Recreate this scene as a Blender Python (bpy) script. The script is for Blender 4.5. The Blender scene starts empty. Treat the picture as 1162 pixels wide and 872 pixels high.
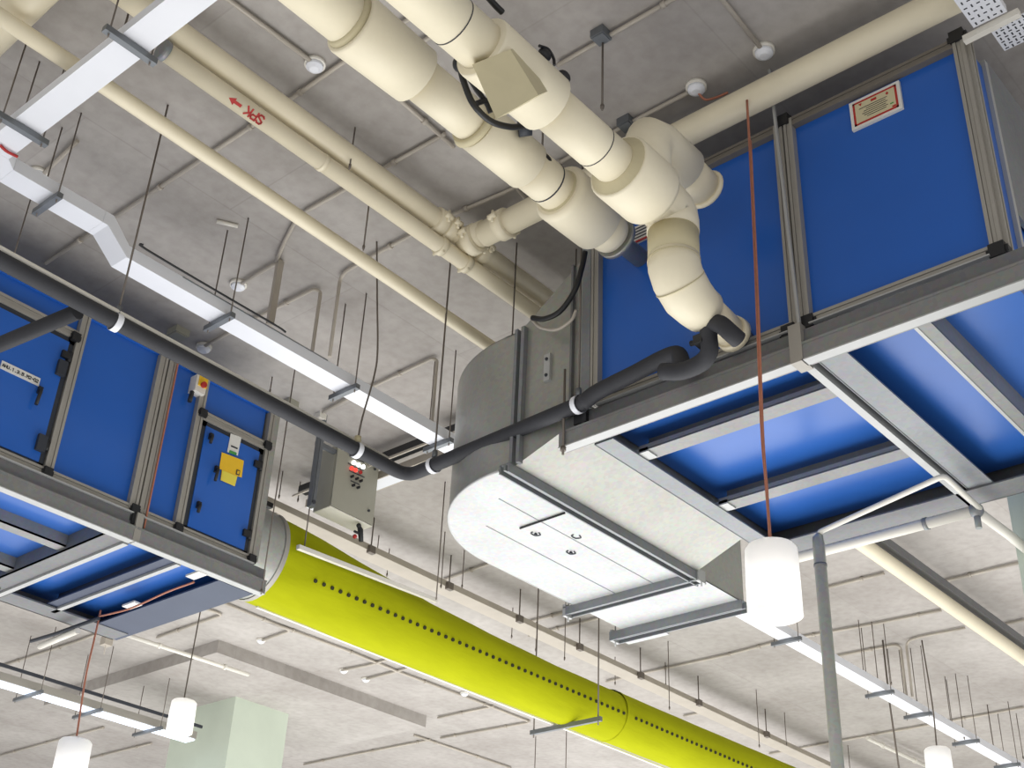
import bpy, math, random
from mathutils import Vector, Matrix
random.seed(4)
scene = bpy.context.scene
COL = scene.collection
R_ = math.radians

# ------------------------------------------------------------------ camera
# Metres. The camera stands at the origin (eye height); x runs along the green
# fabric duct, y across it, z up. The floor of the hall is at z = -1.6.
FPX, YAW, PITCH, ROLL = 1475.933, 0.7334092, 0.5443804, 0.0482400
fw = Vector((math.cos(PITCH)*math.cos(YAW), math.cos(PITCH)*math.sin(YAW), math.sin(PITCH)))
rt = fw.cross(Vector((0, 0, 1))).normalized()
up = rt.cross(fw)
rt, up = rt*math.cos(ROLL)+up*math.sin(ROLL), up*math.cos(ROLL)-rt*math.sin(ROLL)
cd = bpy.data.cameras.new('camera')
cam = bpy.data.objects.new('camera', cd)
COL.objects.link(cam)
cd.sensor_fit = 'HORIZONTAL'; cd.sensor_width = 36.0
cd.lens = 36.0*FPX/1162.0
cd.clip_start = 0.05; cd.clip_end = 200
cam.matrix_world = Matrix(((rt.x, up.x, -fw.x, 0), (rt.y, up.y, -fw.y, 0), (rt.z, up.z, -fw.z, 0), (0, 0, 0, 1)))
scene.camera = cam


def at(px, py, x=None, y=None, z=None):
    """the point of a real plane (x=, y= or z=) that a line of sight meets"""
    d = fw + rt*((px-581)/FPX) - up*((py-436)/FPX)
    k = x/d.x if x is not None else (y/d.y if y is not None else z/d.z)
    return d*k


H = 4.4            # underside of the slab above the eye

# ------------------------------------------------------------------ materials
def srgb(r, g, b):
    f = lambda c: (c/12.92 if c <= 0.04045 else ((c+0.055)/1.055)**2.4)
    return (f(r/255), f(g/255), f(b/255), 1)


def mat(name, rgb, rough=0.5, metal=0.0, var=0.12, scale=6.0, bump=0.0, bscale=40.0, emit=0.0, spec=0.5, coat=0.0, stretch=None):
    m = bpy.data.materials.new(name); m.use_nodes = True
    nt = m.node_tree; b = nt.nodes['Principled BSDF']
    b.inputs['Roughness'].default_value = rough
    b.inputs['Metallic'].default_value = metal
    b.inputs['Specular IOR Level'].default_value = spec
    b.inputs['Coat Weight'].default_value = coat
    c = srgb(*rgb)
    tc = nt.nodes.new('ShaderNodeTexCoord')
    src = tc.outputs['Object']
    if stretch:
        mp = nt.nodes.new('ShaderNodeMapping'); mp.inputs['Scale'].default_value = stretch
        nt.links.new(src, mp.inputs['Vector']); src = mp.outputs['Vector']
    if var > 0:
        n = nt.nodes.new('ShaderNodeTexNoise'); n.inputs['Scale'].default_value = scale
        n.inputs['Detail'].default_value = 6; n.inputs['Roughness'].default_value = 0.6
        nt.links.new(src, n.inputs['Vector'])
        r = nt.nodes.new('ShaderNodeValToRGB')
        r.color_ramp.elements[0].position = 0.3; r.color_ramp.elements[1].position = 0.7
        r.color_ramp.elements[0].color = tuple(x*(1-var) for x in c[:3])+(1,)
        r.color_ramp.elements[1].color = tuple(min(1, x*(1+var)) for x in c[:3])+(1,)
        nt.links.new(n.outputs['Fac'], r.inputs['Fac'])
        nt.links.new(r.outputs['Color'], b.inputs['Base Color'])
    else:
        b.inputs['Base Color'].default_value = c
    if bump > 0:
        n2 = nt.nodes.new('ShaderNodeTexNoise'); n2.inputs['Scale'].default_value = bscale
        nt.links.new(src, n2.inputs['Vector'])
        bp = nt.nodes.new('ShaderNodeBump'); bp.inputs['Strength'].default_value = bump
        bp.inputs['Distance'].default_value = 0.01
        nt.links.new(n2.outputs['Fac'], bp.inputs['Height'])
        nt.links.new(bp.outputs['Normal'], b.inputs['Normal'])
    if emit > 0:
        b.inputs['Emission Color'].default_value = c
        b.inputs['Emission Strength'].default_value = emit
    return m


def concrete_mat():
    m = bpy.data.materials.new('cast concrete'); m.use_nodes = True
    nt = m.node_tree; b = nt.nodes['Principled BSDF']; L = nt.links.new
    b.inputs['Roughness'].default_value = 0.9
    b.inputs['Specular IOR Level'].default_value = 0.15
    tc = nt.nodes.new('ShaderNodeTexCoord')
    n1 = nt.nodes.new('ShaderNodeTexNoise'); n1.inputs['Scale'].default_value = 0.9; n1.inputs['Detail'].default_value = 8; n1.inputs['Roughness'].default_value = 0.65
    n2 = nt.nodes.new('ShaderNodeTexNoise'); n2.inputs['Scale'].default_value = 14; n2.inputs['Detail'].default_value = 5
    mp = nt.nodes.new('ShaderNodeMapping'); mp.inputs['Location'].default_value = (0.35, 0.2, 0)
    br = nt.nodes.new('ShaderNodeTexBrick')
    br.inputs['Scale'].default_value = 1.0; br.inputs['Brick Width'].default_value = 1.83; br.inputs['Row Height'].default_value = 0.915
    br.inputs['Mortar Size'].default_value = 0.006; br.inputs['Mortar Smooth'].default_value = 0.6
    br.inputs['Color1'].default_value = (1, 1, 1, 1); br.inputs['Color2'].default_value = (0.93, 0.92, 0.92, 1); br.inputs['Mortar'].default_value = (0.86, 0.855, 0.85, 1)
    for n in (n1, n2): L(tc.outputs['Object'], n.inputs['Vector'])
    L(tc.outputs['Object'], mp.inputs['Vector']); L(mp.outputs['Vector'], br.inputs['Vector'])
    r1 = nt.nodes.new('ShaderNodeValToRGB')
    r1.color_ramp.elements[0].position = 0.32; r1.color_ramp.elements[1].position = 0.7
    r1.color_ramp.elements[0].color = (0.345, 0.322, 0.298, 1); r1.color_ramp.elements[1].color = (0.48, 0.455, 0.428, 1)
    L(n1.outputs['Fac'], r1.inputs['Fac'])
    m1 = nt.nodes.new('ShaderNodeMix'); m1.data_type = 'RGBA'; m1.blend_type = 'MULTIPLY'; m1.inputs['Factor'].default_value = 0.9
    L(r1.outputs['Color'], m1.inputs[6]); L(br.outputs['Color'], m1.inputs[7])
    r2 = nt.nodes.new('ShaderNodeValToRGB')
    r2.color_ramp.elements[0].position = 0.25; r2.color_ramp.elements[1].position = 0.6
    r2.color_ramp.elements[0].color = (0.82, 0.81, 0.8, 1); r2.color_ramp.elements[1].color = (1, 1, 1, 1)
    L(n2.outputs['Fac'], r2.inputs['Fac'])
    m2 = nt.nodes.new('ShaderNodeMix'); m2.data_type = 'RGBA'; m2.blend_type = 'MULTIPLY'; m2.inputs['Factor'].default_value = 0.7
    L(m1.outputs[2], m2.inputs[6]); L(r2.outputs['Color'], m2.inputs[7])
    L(m2.outputs[2], b.inputs['Base Color'])
    bp = nt.nodes.new('ShaderNodeBump'); bp.inputs['Strength'].default_value = 0.25; bp.inputs['Distance'].default_value = 0.01
    L(n2.outputs['Fac'], bp.inputs['Height']); L(bp.outputs['Normal'], b.inputs['Normal'])
    return m


def galv_mat(name, rgb, rough=0.38, metal=0.3):
    m = mat(name, rgb, rough, metal, 0.0)
    nt = m.node_tree; b = nt.nodes['Principled BSDF']; L = nt.links.new
    tc = nt.nodes.new('ShaderNodeTexCoord')
    v = nt.nodes.new('ShaderNodeTexVoronoi'); v.inputs['Scale'].default_value = 55
    n = nt.nodes.new('ShaderNodeTexNoise'); n.inputs['Scale'].default_value = 3; n.inputs['Detail'].default_value = 7
    L(tc.outputs['Object'], v.inputs['Vector']); L(tc.outputs['Object'], n.inputs['Vector'])
    c = srgb(*rgb)
    r = nt.nodes.new('ShaderNodeValToRGB')
    r.color_ramp.elements[0].position = 0.3; r.color_ramp.elements[1].position = 0.7
    r.color_ramp.elements[0].color = tuple(x*0.86 for x in c[:3])+(1,); r.color_ramp.elements[1].color = c
    L(n.outputs['Fac'], r.inputs['Fac'])
    h = nt.nodes.new('ShaderNodeMix'); h.data_type = 'RGBA'; h.blend_type = 'MULTIPLY'; h.inputs['Factor'].default_value = 0.14
    L(r.outputs['Color'], h.inputs[6]); L(v.outputs['Color'], h.inputs[7])
    L(h.outputs[2], b.inputs['Base Color'])
    return m


M = {}
M['concrete'] = concrete_mat()
M['cream'] = mat('cream painted cladding', (232, 223, 197), 0.5, 0, 0.05, 3.0, 0.12, 18)
M['cream2'] = mat('cream painted pipe', (226, 216, 189), 0.42, 0, 0.06, 3.0)
M['putty'] = mat('putty coloured insulation end', (196, 186, 152), 0.6, 0, 0.06, 5.0)
M['blue'] = mat('blue coated sheet', (35, 94, 182), 0.30, 0, 0.04, 2.0, spec=0.45)
M['blue_low'] = mat('blue coated sheet underside', (46, 98, 178), 0.30, 0, 0.08, 1.6, spec=0.45)
M['alu'] = mat('aluminium extrusion', (160, 156, 148), 0.42, 0.2, 0.05, 4)
M['alu_groove'] = mat('aluminium groove', (120, 114, 106), 0.5, 0.2, 0.05, 4)
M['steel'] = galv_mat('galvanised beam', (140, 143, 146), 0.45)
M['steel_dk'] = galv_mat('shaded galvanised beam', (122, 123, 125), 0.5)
M['steel_lip'] = mat('bright steel edge', (176, 177, 176), 0.4, 0.2, 0.05, 5)
M['steel_dk2'] = galv_mat('lower galvanised beam', (146, 146, 145), 0.5)
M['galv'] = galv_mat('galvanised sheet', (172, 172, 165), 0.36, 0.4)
M['galv_white'] = galv_mat('galvanised sheet lit from below', (192, 194, 194), 0.45, 0.2)  # paler copy of galv: light from below put into the underside colour
M['slate'] = mat('slate grey steel', (60, 69, 90), 0.45, 0.2, 0.06, 4)
M['black'] = mat('black plastic', (26, 27, 30), 0.5, 0, 0.1, 8)
M['gasket'] = mat('dark grey gasket', (46, 50, 58), 0.6, 0, 0.1, 8)
M['foam'] = mat('black foam insulation', (44, 45, 50), 0.7, 0, 0.12, 10, 0.1, 60)
M['hose'] = mat('black rubber hose', (20, 20, 22), 0.45, 0, 0.1, 9)
M['white'] = mat('white coated metal', (226, 228, 234), 0.4, 0, 0.03, 3)
M['offwhite'] = mat('off white plastic', (222, 218, 208), 0.45, 0, 0.04, 5)
M['greypaint'] = mat('warm grey painted box', (158, 156, 142), 0.45, 0, 0.05, 3)
M['conduit'] = mat('pale grey conduit', (176, 168, 156), 0.5, 0.1, 0.06, 6)
M['rod'] = mat('zinc rod', (112, 104, 96), 0.5, 0.3, 0.1, 20)
M['strut'] = mat('slotted strut', (116, 120, 124), 0.45, 0.5, 0.1, 10)
M['green'] = mat('lime green fabric', (160, 164, 16), 0.9, 0, 0.07, 4.0, 0.3, 9, spec=0.08, stretch=(0.5, 2, 2))
M['hole'] = mat('dark perforation', (44, 44, 12), 0.9, 0, 0.05)
M['red'] = mat('red paint', (176, 40, 36), 0.5, 0, 0.05)
M['orange'] = mat('copper orange wire', (172, 110, 86), 0.5, 0, 0.12, 30)
M['yellow'] = mat('yellow paper', (236, 190, 40), 0.7, 0, 0.05)
M['paleyellow'] = mat('pale yellow paper', (232, 214, 80), 0.7, 0, 0.05)
M['paper'] = mat('white paper', (224, 222, 216), 0.6, 0, 0.03)
M['parch'] = mat('beige certificate paper', (206, 196, 160), 0.6, 0, 0.04)
M['ink'] = mat('dark ink', (52, 54, 60), 0.7, 0, 0.0)
M['greenink'] = mat('green ink', (70, 150, 70), 0.7, 0, 0.0)
M['palegreen'] = mat('pale green painted column', (202, 212, 196), 0.7, 0, 0.04, 2)
M['led'] = mat('lit white indicator', (255, 255, 255), 0.4, 0, 0, emit=6)
M['redled'] = mat('lit red indicator', (255, 60, 50), 0.4, 0, 0, emit=1.6)
M['bulb'] = mat('lit lamp', (255, 250, 244), 0.4, 0, 0, emit=7)
M['tube'] = mat('lit lamp strip', (226, 238, 255), 0.4, 0, 0, emit=1.1)


def shade_mat():
    m = bpy.data.materials.new('frosted lamp shade'); m.use_nodes = True
    nt = m.node_tree; L = nt.links.new
    out = nt.nodes['Material Output']; b = nt.nodes['Principled BSDF']
    b.inputs['Base Color'].default_value = (0.86, 0.86, 0.86, 1); b.inputs['Roughness'].default_value = 0.3
    t = nt.nodes.new('ShaderNodeBsdfTranslucent'); t.inputs['Color'].default_value = (0.9, 0.9, 0.9, 1)
    n = nt.nodes.new('ShaderNodeTexNoise'); n.inputs['Scale'].default_value = 8
    mx = nt.nodes.new('ShaderNodeMixShader')
    mr = nt.nodes.new('ShaderNodeMapRange'); mr.inputs['To Min'].default_value = 0.30; mr.inputs['To Max'].default_value = 0.38
    L(n.outputs['Fac'], mr.inputs['Value']); L(mr.outputs['Result'], mx.inputs['Fac'])
    L(b.outputs['BSDF'], mx.inputs[1]); L(t.outputs['BSDF'], mx.inputs[2]); L(mx.outputs['Shader'], out.inputs['Surface'])
    return m


M['shade'] = shade_mat()

# ------------------------------------------------------------------ mesh helpers
WORLD = {}          # object name -> world position of its origin


class MB:
    def __init__(s): s.v = []; s.f = []; s.sm = []

    def face(s, idx, smooth=False): s.f.append(tuple(idx)); s.sm.append(smooth)

    def hexa(s, p):
        """8 corners: bottom loop 0-3, top loop 4-7"""
        o = len(s.v); s.v += [Vector(q) for q in p]
        for q in ((0, 3, 2, 1), (4, 5, 6, 7), (0, 1, 5, 4), (1, 2, 6, 5), (2, 3, 7, 6), (3, 0, 4, 7)):
            s.face([o+i for i in q])
        return s

    def box(s, x0, x1, y0, y1, z0, z1):
        x0, x1 = sorted((x0, x1)); y0, y1 = sorted((y0, y1)); z0, z1 = sorted((z0, z1))
        return s.hexa([(x0, y0, z0), (x1, y0, z0), (x1, y1, z0), (x0, y1, z0), (x0, y0, z1), (x1, y0, z1), (x1, y1, z1), (x0, y1, z1)])

    def bar(s, a, b, w, h, side=None):
        """a rectangular bar from a to b, w across (along side), h the other way"""
        a = Vector(a); b = Vector(b); d = (b-a).normalized()
        sd = Vector(side) if side else (Vector((0, 0, 1)).cross(d) if abs(d.z) < 0.95 else Vector((1, 0, 0)))
        sd = (sd-d*sd.dot(d)).normalized(); u = d.cross(sd)
        q = []
        for c in (a, b):
            q += [c-sd*w/2-u*h/2, c+sd*w/2-u*h/2, c+sd*w/2+u*h/2, c-sd*w/2+u*h/2]
        return s.hexa(q)

    def tube(s, pts, r, n=14, cap=True, smooth=True):
        pts = [Vector(p) for p in pts]
        rs = list(r) if hasattr(r, '__len__') else [r]*len(pts)
        dirs = []
        for i in range(len(pts)):
            a = pts[max(0, i-1)]; b = pts[min(len(pts)-1, i+1)]
            k = 1
            while (b-a).length < 1e-6 and (i-1-k >= 0 or i+1+k < len(pts)):
                a = pts[max(0, i-1-k)]; b = pts[min(len(pts)-1, i+1+k)]; k += 1
            dirs.append((b-a).normalized())
        d0 = dirs[0]
        ref = Vector((0, 0, 1)) if abs(d0.z) < 0.9 else Vector((0, 1, 0))
        sd = d0.cross(ref).normalized()
        o = len(s.v)
        for p, d, rr in zip(pts, dirs, rs):
            sd = (sd-d*sd.dot(d)).normalized(); u = d.cross(sd)
            for k in range(n):
                t = 2*math.pi*k/n
                s.v.append(p+sd*(rr*math.cos(t))+u*(rr*math.sin(t)))
        for i in range(len(pts)-1):
            flat = abs(rs[i]-rs[i+1]) > 1e-4 and (pts[i]-pts[i+1]).length < abs(rs[i]-rs[i+1])*0.8
            for k in range(n):
                s.face((o+i*n+k, o+i*n+(k+1) % n, o+(i+1)*n+(k+1) % n, o+(i+1)*n+k), smooth and not flat)
        if cap:
            s.face([o+k for k in range(n)][::-1]); e = o+(len(pts)-1)*n
            s.face([e+k for k in range(n)])
        return s

    def ball(s, c, r, n=14, m=8, sq=(1, 1, 1), lo=0.0, hi=1.0):
        c = Vector(c); o = len(s.v)
        for i in range(m+1):
            a = math.pi*(lo+(hi-lo)*i/m)
            for k in range(n):
                t = 2*math.pi*k/n
                s.v.append(c+Vector((r*sq[0]*math.sin(a)*math.cos(t), r*sq[1]*math.sin(a)*math.sin(t), r*sq[2]*math.cos(a))))
        for i in range(m):
            for k in range(n):
                s.face((o+i*n+k, o+(i+1)*n+k, o+(i+1)*n+(k+1) % n, o+i*n+(k+1) % n), True)
        return s

    def prism(s, poly, axis, a, b):
        """poly: 2-D loop; axis 'x','y','z' extruded from a to b"""
        def p3(u, v, t):
            return {'x': (t, u, v), 'y': (u, t, v), 'z': (u, v, t)}[axis]
        o = len(s.v); n = len(poly)
        for t in (a, b): s.v += [Vector(p3(u, v, t)) for u, v in poly]
        s.face(range(o, o+n)); s.face(list(range(o+n, o+2*n))[::-1])
        for k in range(n): s.face((o+k, o+(k+1) % n, o+n+(k+1) % n, o+n+k))
        return s

    def build(s, name, material, parent=None):
        me = bpy.data.meshes.new(name)
        ob = bpy.data.objects.new(name, me); COL.objects.link(ob)
        if parent is not None:
            org = WORLD[parent.name]; ob.parent = parent
        else:
            xs = [v.x for v in s.v]; ys = [v.y for v in s.v]; zs = [v.z for v in s.v]
            org = Vector(((min(xs)+max(xs))/2, (min(ys)+max(ys))/2, min(zs)))
            ob.location = org
        WORLD[ob.name] = org.copy()
        me.from_pydata([tuple(v-org) for v in s.v], [], s.f)
        me.polygons.foreach_set('use_smooth', s.sm)
        me.materials.append(M[material] if isinstance(material, str) else material)
        me.update()
        import bmesh
        bm = bmesh.new(); bm.from_mesh(me)
        bmesh.ops.recalc_face_normals(bm, faces=bm.faces); bm.to_mesh(me); bm.free()
        return ob


def tag(o, label, cat, group=None):
    o['label'] = label; o['category'] = cat
    if group: o['group'] = group
    return o


def thing(name, loc, label, cat, group=None):
    o = bpy.data.objects.new(name, None); COL.objects.link(o)
    o.empty_display_size = 0.05
    o.location = Vector(loc); WORLD[o.name] = Vector(loc)
    return tag(o, label, cat, group)


def struct(name, mb, m):
    o = mb.build(name, m); o['kind'] = 'structure'; return o


def fillet(pts, r, n=6):
    """round the corners of a path"""
    pts = [Vector(p) for p in pts]; out = [pts[0]]
    for i in range(1, len(pts)-1):
        a, b, c = pts[i-1], pts[i], pts[i+1]
        u = (a-b); v = (c-b)
        t = min(r, u.length*0.49, v.length*0.49)
        p0 = b+u.normalized()*t; p1 = b+v.normalized()*t
        for k in range(n+1):
            s = k/n
            out.append(p0*(1-s)**2+b*2*s*(1-s)+p1*s*s)
    out.append(pts[-1]); return out


def spline(pts, n=8):
    pts = [Vector(p) for p in pts]; out = []
    P = [pts[0]*2-pts[1]]+pts+[pts[-1]*2-pts[-2]]
    for i in range(1, len(P)-2):
        for k in range(n):
            t = k/n
            out.append(0.5*((2*P[i])+(P[i+1]-P[i-1])*t+(2*P[i-1]-5*P[i]+4*P[i+1]-P[i+2])*t*t+(3*P[i]-P[i-1]-3*P[i+1]+P[i+2])*t**3))
    out.append(pts[-1]); return out


FONT = {  # 5x7 stroke letters: lists of polylines on a 4 x 6 grid
    'A': [[(0, 0), (2, 6), (4, 0)], [(1, 2.4), (3, 2.4)]], 'B': [[(0, 0), (0, 6), (3, 6), (4, 5), (3, 3.2), (0, 3.2)], [(3, 3.2), (4, 1.6), (3, 0), (0, 0)]],
    'H': [[(0, 0), (0, 6)], [(4, 0), (4, 6)], [(0, 3), (4, 3)]], 'U': [[(0, 6), (0, 1), (1, 0), (3, 0), (4, 1), (4, 6)]],
    'S': [[(4, 5), (3, 6), (1, 6), (0, 5), (0, 4), (4, 2), (4, 1), (3, 0), (1, 0), (0, 1)]], 'P': [[(0, 0), (0, 6), (3, 6), (4, 5), (4, 4), (3, 3), (0, 3)]],
    'K': [[(0, 0), (0, 6)], [(4, 6), (0, 2.6)], [(1.4, 3.6), (4, 0)]], '1': [[(1, 5), (2, 6), (2, 0)]], '2': [[(0, 5), (1, 6), (3, 6), (4, 5), (4, 4), (0, 0), (4, 0)]],
    '3': [[(0, 5), (1, 6), (3, 6), (4, 5), (4, 4), (3, 3), (1.5, 3)], [(3, 3), (4, 2), (4, 1), (3, 0), (1, 0), (0, 1)]], '0': [[(1, 0), (0, 1), (0, 5), (1, 6), (3, 6), (4, 5), (4, 1), (3, 0), (1, 0)]],
    '-': [[(0.6, 3), (3.4, 3)]], '.': [[(2, 0), (2, 0.8)]], 'M': [[(0, 0), (0, 6), (2, 3), (4, 6), (4, 0)]],
}


def letters(mb, text, org, ux, uy, nrm, h, w):
    """stroke letters on a plane, as thin bars"""
    org = Vector(org); ux = Vector(ux); uy = Vector(uy); nrm = Vector(nrm)
    adv = h*0.86
    for i, ch in enumerate(text):
        for line in FONT.get(ch, []):
            for a, b in zip(line, line[1:]):
                A = org+ux*(i*adv+a[0]/6*h)+uy*(a[1]/6*h); B = org+ux*(i*adv+b[0]/6*h)+uy*(b[1]/6*h)
                d = (B-A).normalized()
                mb.bar(A-d*w*0.4, B+d*w*0.4, w, 0.002, d.cross(nrm))
    return mb


# ================================================================== the setting
c = MB(); c.box(-8, 46, -10, 44, H, H+0.3); ceiling = struct('ceiling', c, 'concrete')
c = MB(); c.box(7.38, 10.36, 10.40, 13.5, 4.27, H); o = struct('ceiling_drop_panel', c, 'concrete')
c = MB(); c.box(8.40, 9.15, 11.36, 12.44, -1.6, 4.27)
tag(c.build('column', 'palegreen'), 'pale green square column under the dropped slab at lower left', 'column')
c = MB(); c.box(6.0, 6.7, 1.33, 2.03, -1.6, H)
tag(c.build('column', 'palegreen'), 'pale green column cut by the right edge behind the right air handler', 'column')

# ================================================================== air handling units
def c_beam(mb, a, b, h, fl, out, t=0.008):
    """C channel between a and b (bottom outer line), web height h, flange fl toward -out, open side out"""
    a = Vector(a); b = Vector(b); o = Vector(out)
    d = (b-a)
    z = Vector((0, 0, 1))
    web = a-o*fl
    mb.bar(a-o*fl+z*h/2, b-o*fl+z*h/2, h, t, z)
    mb.bar(a-o*fl/2+z*t/2, b-o*fl/2+z*t/2, fl, t, o)
    mb.bar(a-o*fl/2+z*(h-t/2), b-o*fl/2+z*(h-t/2), fl, t, o)
    return mb


def rails(mb, a, b, w, depth, out):
    """an extrusion with grooves along a-b, face plane at a,b; w is the across direction vector*width"""
    a = Vector(a); b = Vector(b); out = Vector(out); wv = Vector(w)
    n = 3
    for i in range(n):
        f0 = (i+0.06)/n; f1 = (i+0.94)/n
        dd = depth*(1.0 if i != 1 else 0.8)
        m = wv*((f0+f1)/2)
        mb.bar(a+m+out*dd/2-out*0.02, b+m+out*dd/2-out*0.02, wv.length*(f1-f0), dd+0.04, wv.normalized())
    return mb


XF = 4.036
ahu = thing('air_handling_unit', (4.7, 2.1, 2.8), 'large blue air handling unit at right with a framed notice and pipes entering it', 'air handler')
YJ = 2.062          # joint of the two modules
YL, YR = 3.14, 1.215
ZB, ZT = 2.985, 4.09
XB = 5.55
# body panels
mb = MB(); mb.box(XF+0.015, XF+0.05, YJ+0.05, YL-0.04, ZB+0.02, ZT-0.03); mb.build('side_panel', 'blue', ahu)
mb = MB(); mb.box(XF+0.015, XF+0.05, YR+0.05, YJ-0.045, ZB+0.03, ZT-0.04); mb.build('side_panel', 'blue', ahu)
mb = MB(); mb.box(XF+0.2, XB, YR+0.02, YR+0.05, ZB+0.02, ZT-0.03); mb.build('end_panel', 'blue', ahu)
mb = MB(); mb.box(XF+0.03, XF+0.2, YR+0.005, YR+0.03, ZB+0.02, ZT-0.03); mb.build('end_panel', 'blue', ahu)
mb = MB(); mb.box(XF+0.03, XB, YR+0.03, YL-0.02, ZT-0.03, ZT); mb.build('top_panel', 'blue', ahu)
mb = MB(); mb.box(XF+0.03, XB, YJ+0.02, YL-0.02, ZB-0.065, ZB+0.03); mb.build('floor_panel', 'blue_low', ahu)
mb = MB(); mb.box(XF+0.03, XB, YR+0.03, YJ-0.02, ZB-0.065, ZB+0.03); mb.build('floor_panel', 'blue_low', ahu)
mb = MB(); mb.box(XB-0.03, XB, YR+0.03, YL-0.02, ZB, ZT); mb.build('back_panel', 'blue', ahu)
# posts
def post(x, y0, y1, par, zb, zt):
    mb = MB(); rails(mb, (x, y0, zb), (x, y0, zt), (0, y1-y0, 0), 0.02, (-1, 0, 0)); return mb.build('corner_post', 'alu', par)
post(XF, YJ+0.004, YJ+0.05, ahu, ZB-0.01, ZT)
post(XF, YJ-0.046, YJ-0.002, ahu, ZB-0.01, ZT)
post(XF, YR, YR+0.05, ahu, ZB, ZT)
post(XF, YL-0.045, YL, ahu, ZB, ZT+0.02)
mb = MB(); rails(mb, (XF, YR, ZB), (XF, YR, ZT), (0.05, 0, 0), 0.015, (0, -1, 0)); mb.build('corner_post', 'alu', ahu)
mb = MB(); mb.box(XF+0.17, XF+0.2, YR-0.012, YR+0.02, ZB, ZT); mb.build('corner_post', 'steel_lip', ahu)
mb = MB(); mb.box(XF+0.2, XF+0.7, YR-0.01, YR+0.01, ZB+0.3, ZT+0.02); mb.build('sheet_cover', 'steel', ahu)
# rails
for (y0, y1) in ((YJ+0.05, YL-0.045), (YR+0.05, YJ-0.046)):
    mb = MB(); rails(mb, (XF, y0, ZB-0.012), (XF, y1, ZB-0.012), (0, 0, 0.05), 0.018, (-1, 0, 0)); mb.build('bottom_rail', 'alu', ahu)
    mb = MB(); mb.bar((XF-0.022, y0, ZB-0.014), (XF-0.022, y1, ZB-0.014), 0.03, 0.006); mb.build('rail_edge', 'steel_lip', ahu)
    mb = MB(); rails(mb, (XF, y0, ZT-0.045), (XF, y1, ZT-0.045), (0, 0, 0.05), 0.018, (-1, 0, 0)); mb.build('top_rail', 'alu_groove', ahu)
# black corner blocks
for (y, z) in ((YJ-0.03, ZB), (YJ+0.055, ZB-0.01), (YR+0.025, ZB), (YR+0.025, ZT), (YJ, ZT)):
    mb = MB(); mb.box(XF-0.028, XF+0.03, y-0.03, y+0.03, z-0.025, z+0.035); mb.box(XF-0.02, XF+0.02, y-0.042, y+0.042, z-0.012, z+0.016)
    mb.build('corner_block', 'black', ahu)
# base frame: front channels
def base_front(par, a0, a1, at_, z0, axis):
    """two stacked channels seen from outside: upper set back, lower proud, thin bright lower edge"""
    P = (lambda u0, u1, v0, v1, z0, z1: MB().box(v0, v1, u0, u1, z0, z1)) if axis == 'y' else (lambda u0, u1, v0, v1, z0, z1: MB().box(u0, u1, v0, v1, z0, z1))
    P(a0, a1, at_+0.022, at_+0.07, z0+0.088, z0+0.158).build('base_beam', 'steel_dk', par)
    m = P(a0, a1, at_, at_+0.06, z0+0.006, z0+0.085)
    q = P(a0, a1, at_-0.004, at_, z0+0.074, z0+0.085); o = len(m.v); m.v += q.v; m.f += [tuple(i+o for i in f) for f in q.f]; m.sm += q.sm
    m.build('base_beam', 'steel_dk2', par)
    P(a0, a1, at_-0.005, at_+0.045, z0, z0+0.006).build('beam_edge', 'steel_lip', par)
base_front(ahu, YJ+0.01, 3.29, 3.985, 2.795, 'y')
base_front(ahu, 1.0, YJ-0.02, 3.97, 2.785, 'y')
mb = MB(); mb.box(3.965, 4.05, YJ-0.025, YJ+0.03, 2.785, 2.965); mb.build('joint_bracket', 'alu', ahu)
# back channels
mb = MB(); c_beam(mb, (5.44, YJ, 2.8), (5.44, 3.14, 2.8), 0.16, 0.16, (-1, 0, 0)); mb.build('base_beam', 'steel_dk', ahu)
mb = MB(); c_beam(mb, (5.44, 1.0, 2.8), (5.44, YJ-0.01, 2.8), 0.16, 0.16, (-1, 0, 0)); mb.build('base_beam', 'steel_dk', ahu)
# end channel at the duct side
mb = MB(); c_beam(mb, (4.06, 3.04, 2.8), (5.6, 3.04, 2.8), 0.16, 0.10, (0, -1, 0)); mb.build('base_beam', 'steel', ahu)
# joint: two beams side by side
mb = MB(); mb.box(4.05, 5.6, YJ-0.02, YJ+0.015, 2.80, 2.92); mb.build('base_beam', 'steel_lip', ahu)
mb = MB(); c_beam(mb, (4.05, YJ-0.17, 2.81), (5.6, YJ-0.17, 2.81), 0.15, 0.12, (0, -1, 0)); mb.build('base_beam', 'steel', ahu)
# cross members
for x in (4.255, 4.915):
    mb = MB(); mb.box(x, x+0.09, YJ+0.02, 3.04, 2.815, 2.823); mb.box(x+0.08, x+0.09, YJ+0.02, 3.04, 2.82, 2.93); mb.box(x, x+0.006, YJ+0.02, 3.04, 2.82, 2.845); mb.build('cross_member', 'steel_dk2', ahu)
    mb = MB(); mb.box(x+0.0, x+0.075, 2.99, 3.06, 2.808, 2.83); mb.build('bracket', 'steel_lip', ahu)
mb = MB(); mb.box(4.05, 5.44, 1.545, 1.605, 2.815, 2.823); mb.box(4.05, 5.44, 1.545, 1.552, 2.82, 2.92); mb.build('cross_member', 'steel_dk2', ahu)
mb = MB(); mb.box(4.05, 5.44, 1.598, 1.612, 2.812, 2.83); mb.build('beam_edge', 'steel_lip', ahu)

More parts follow.
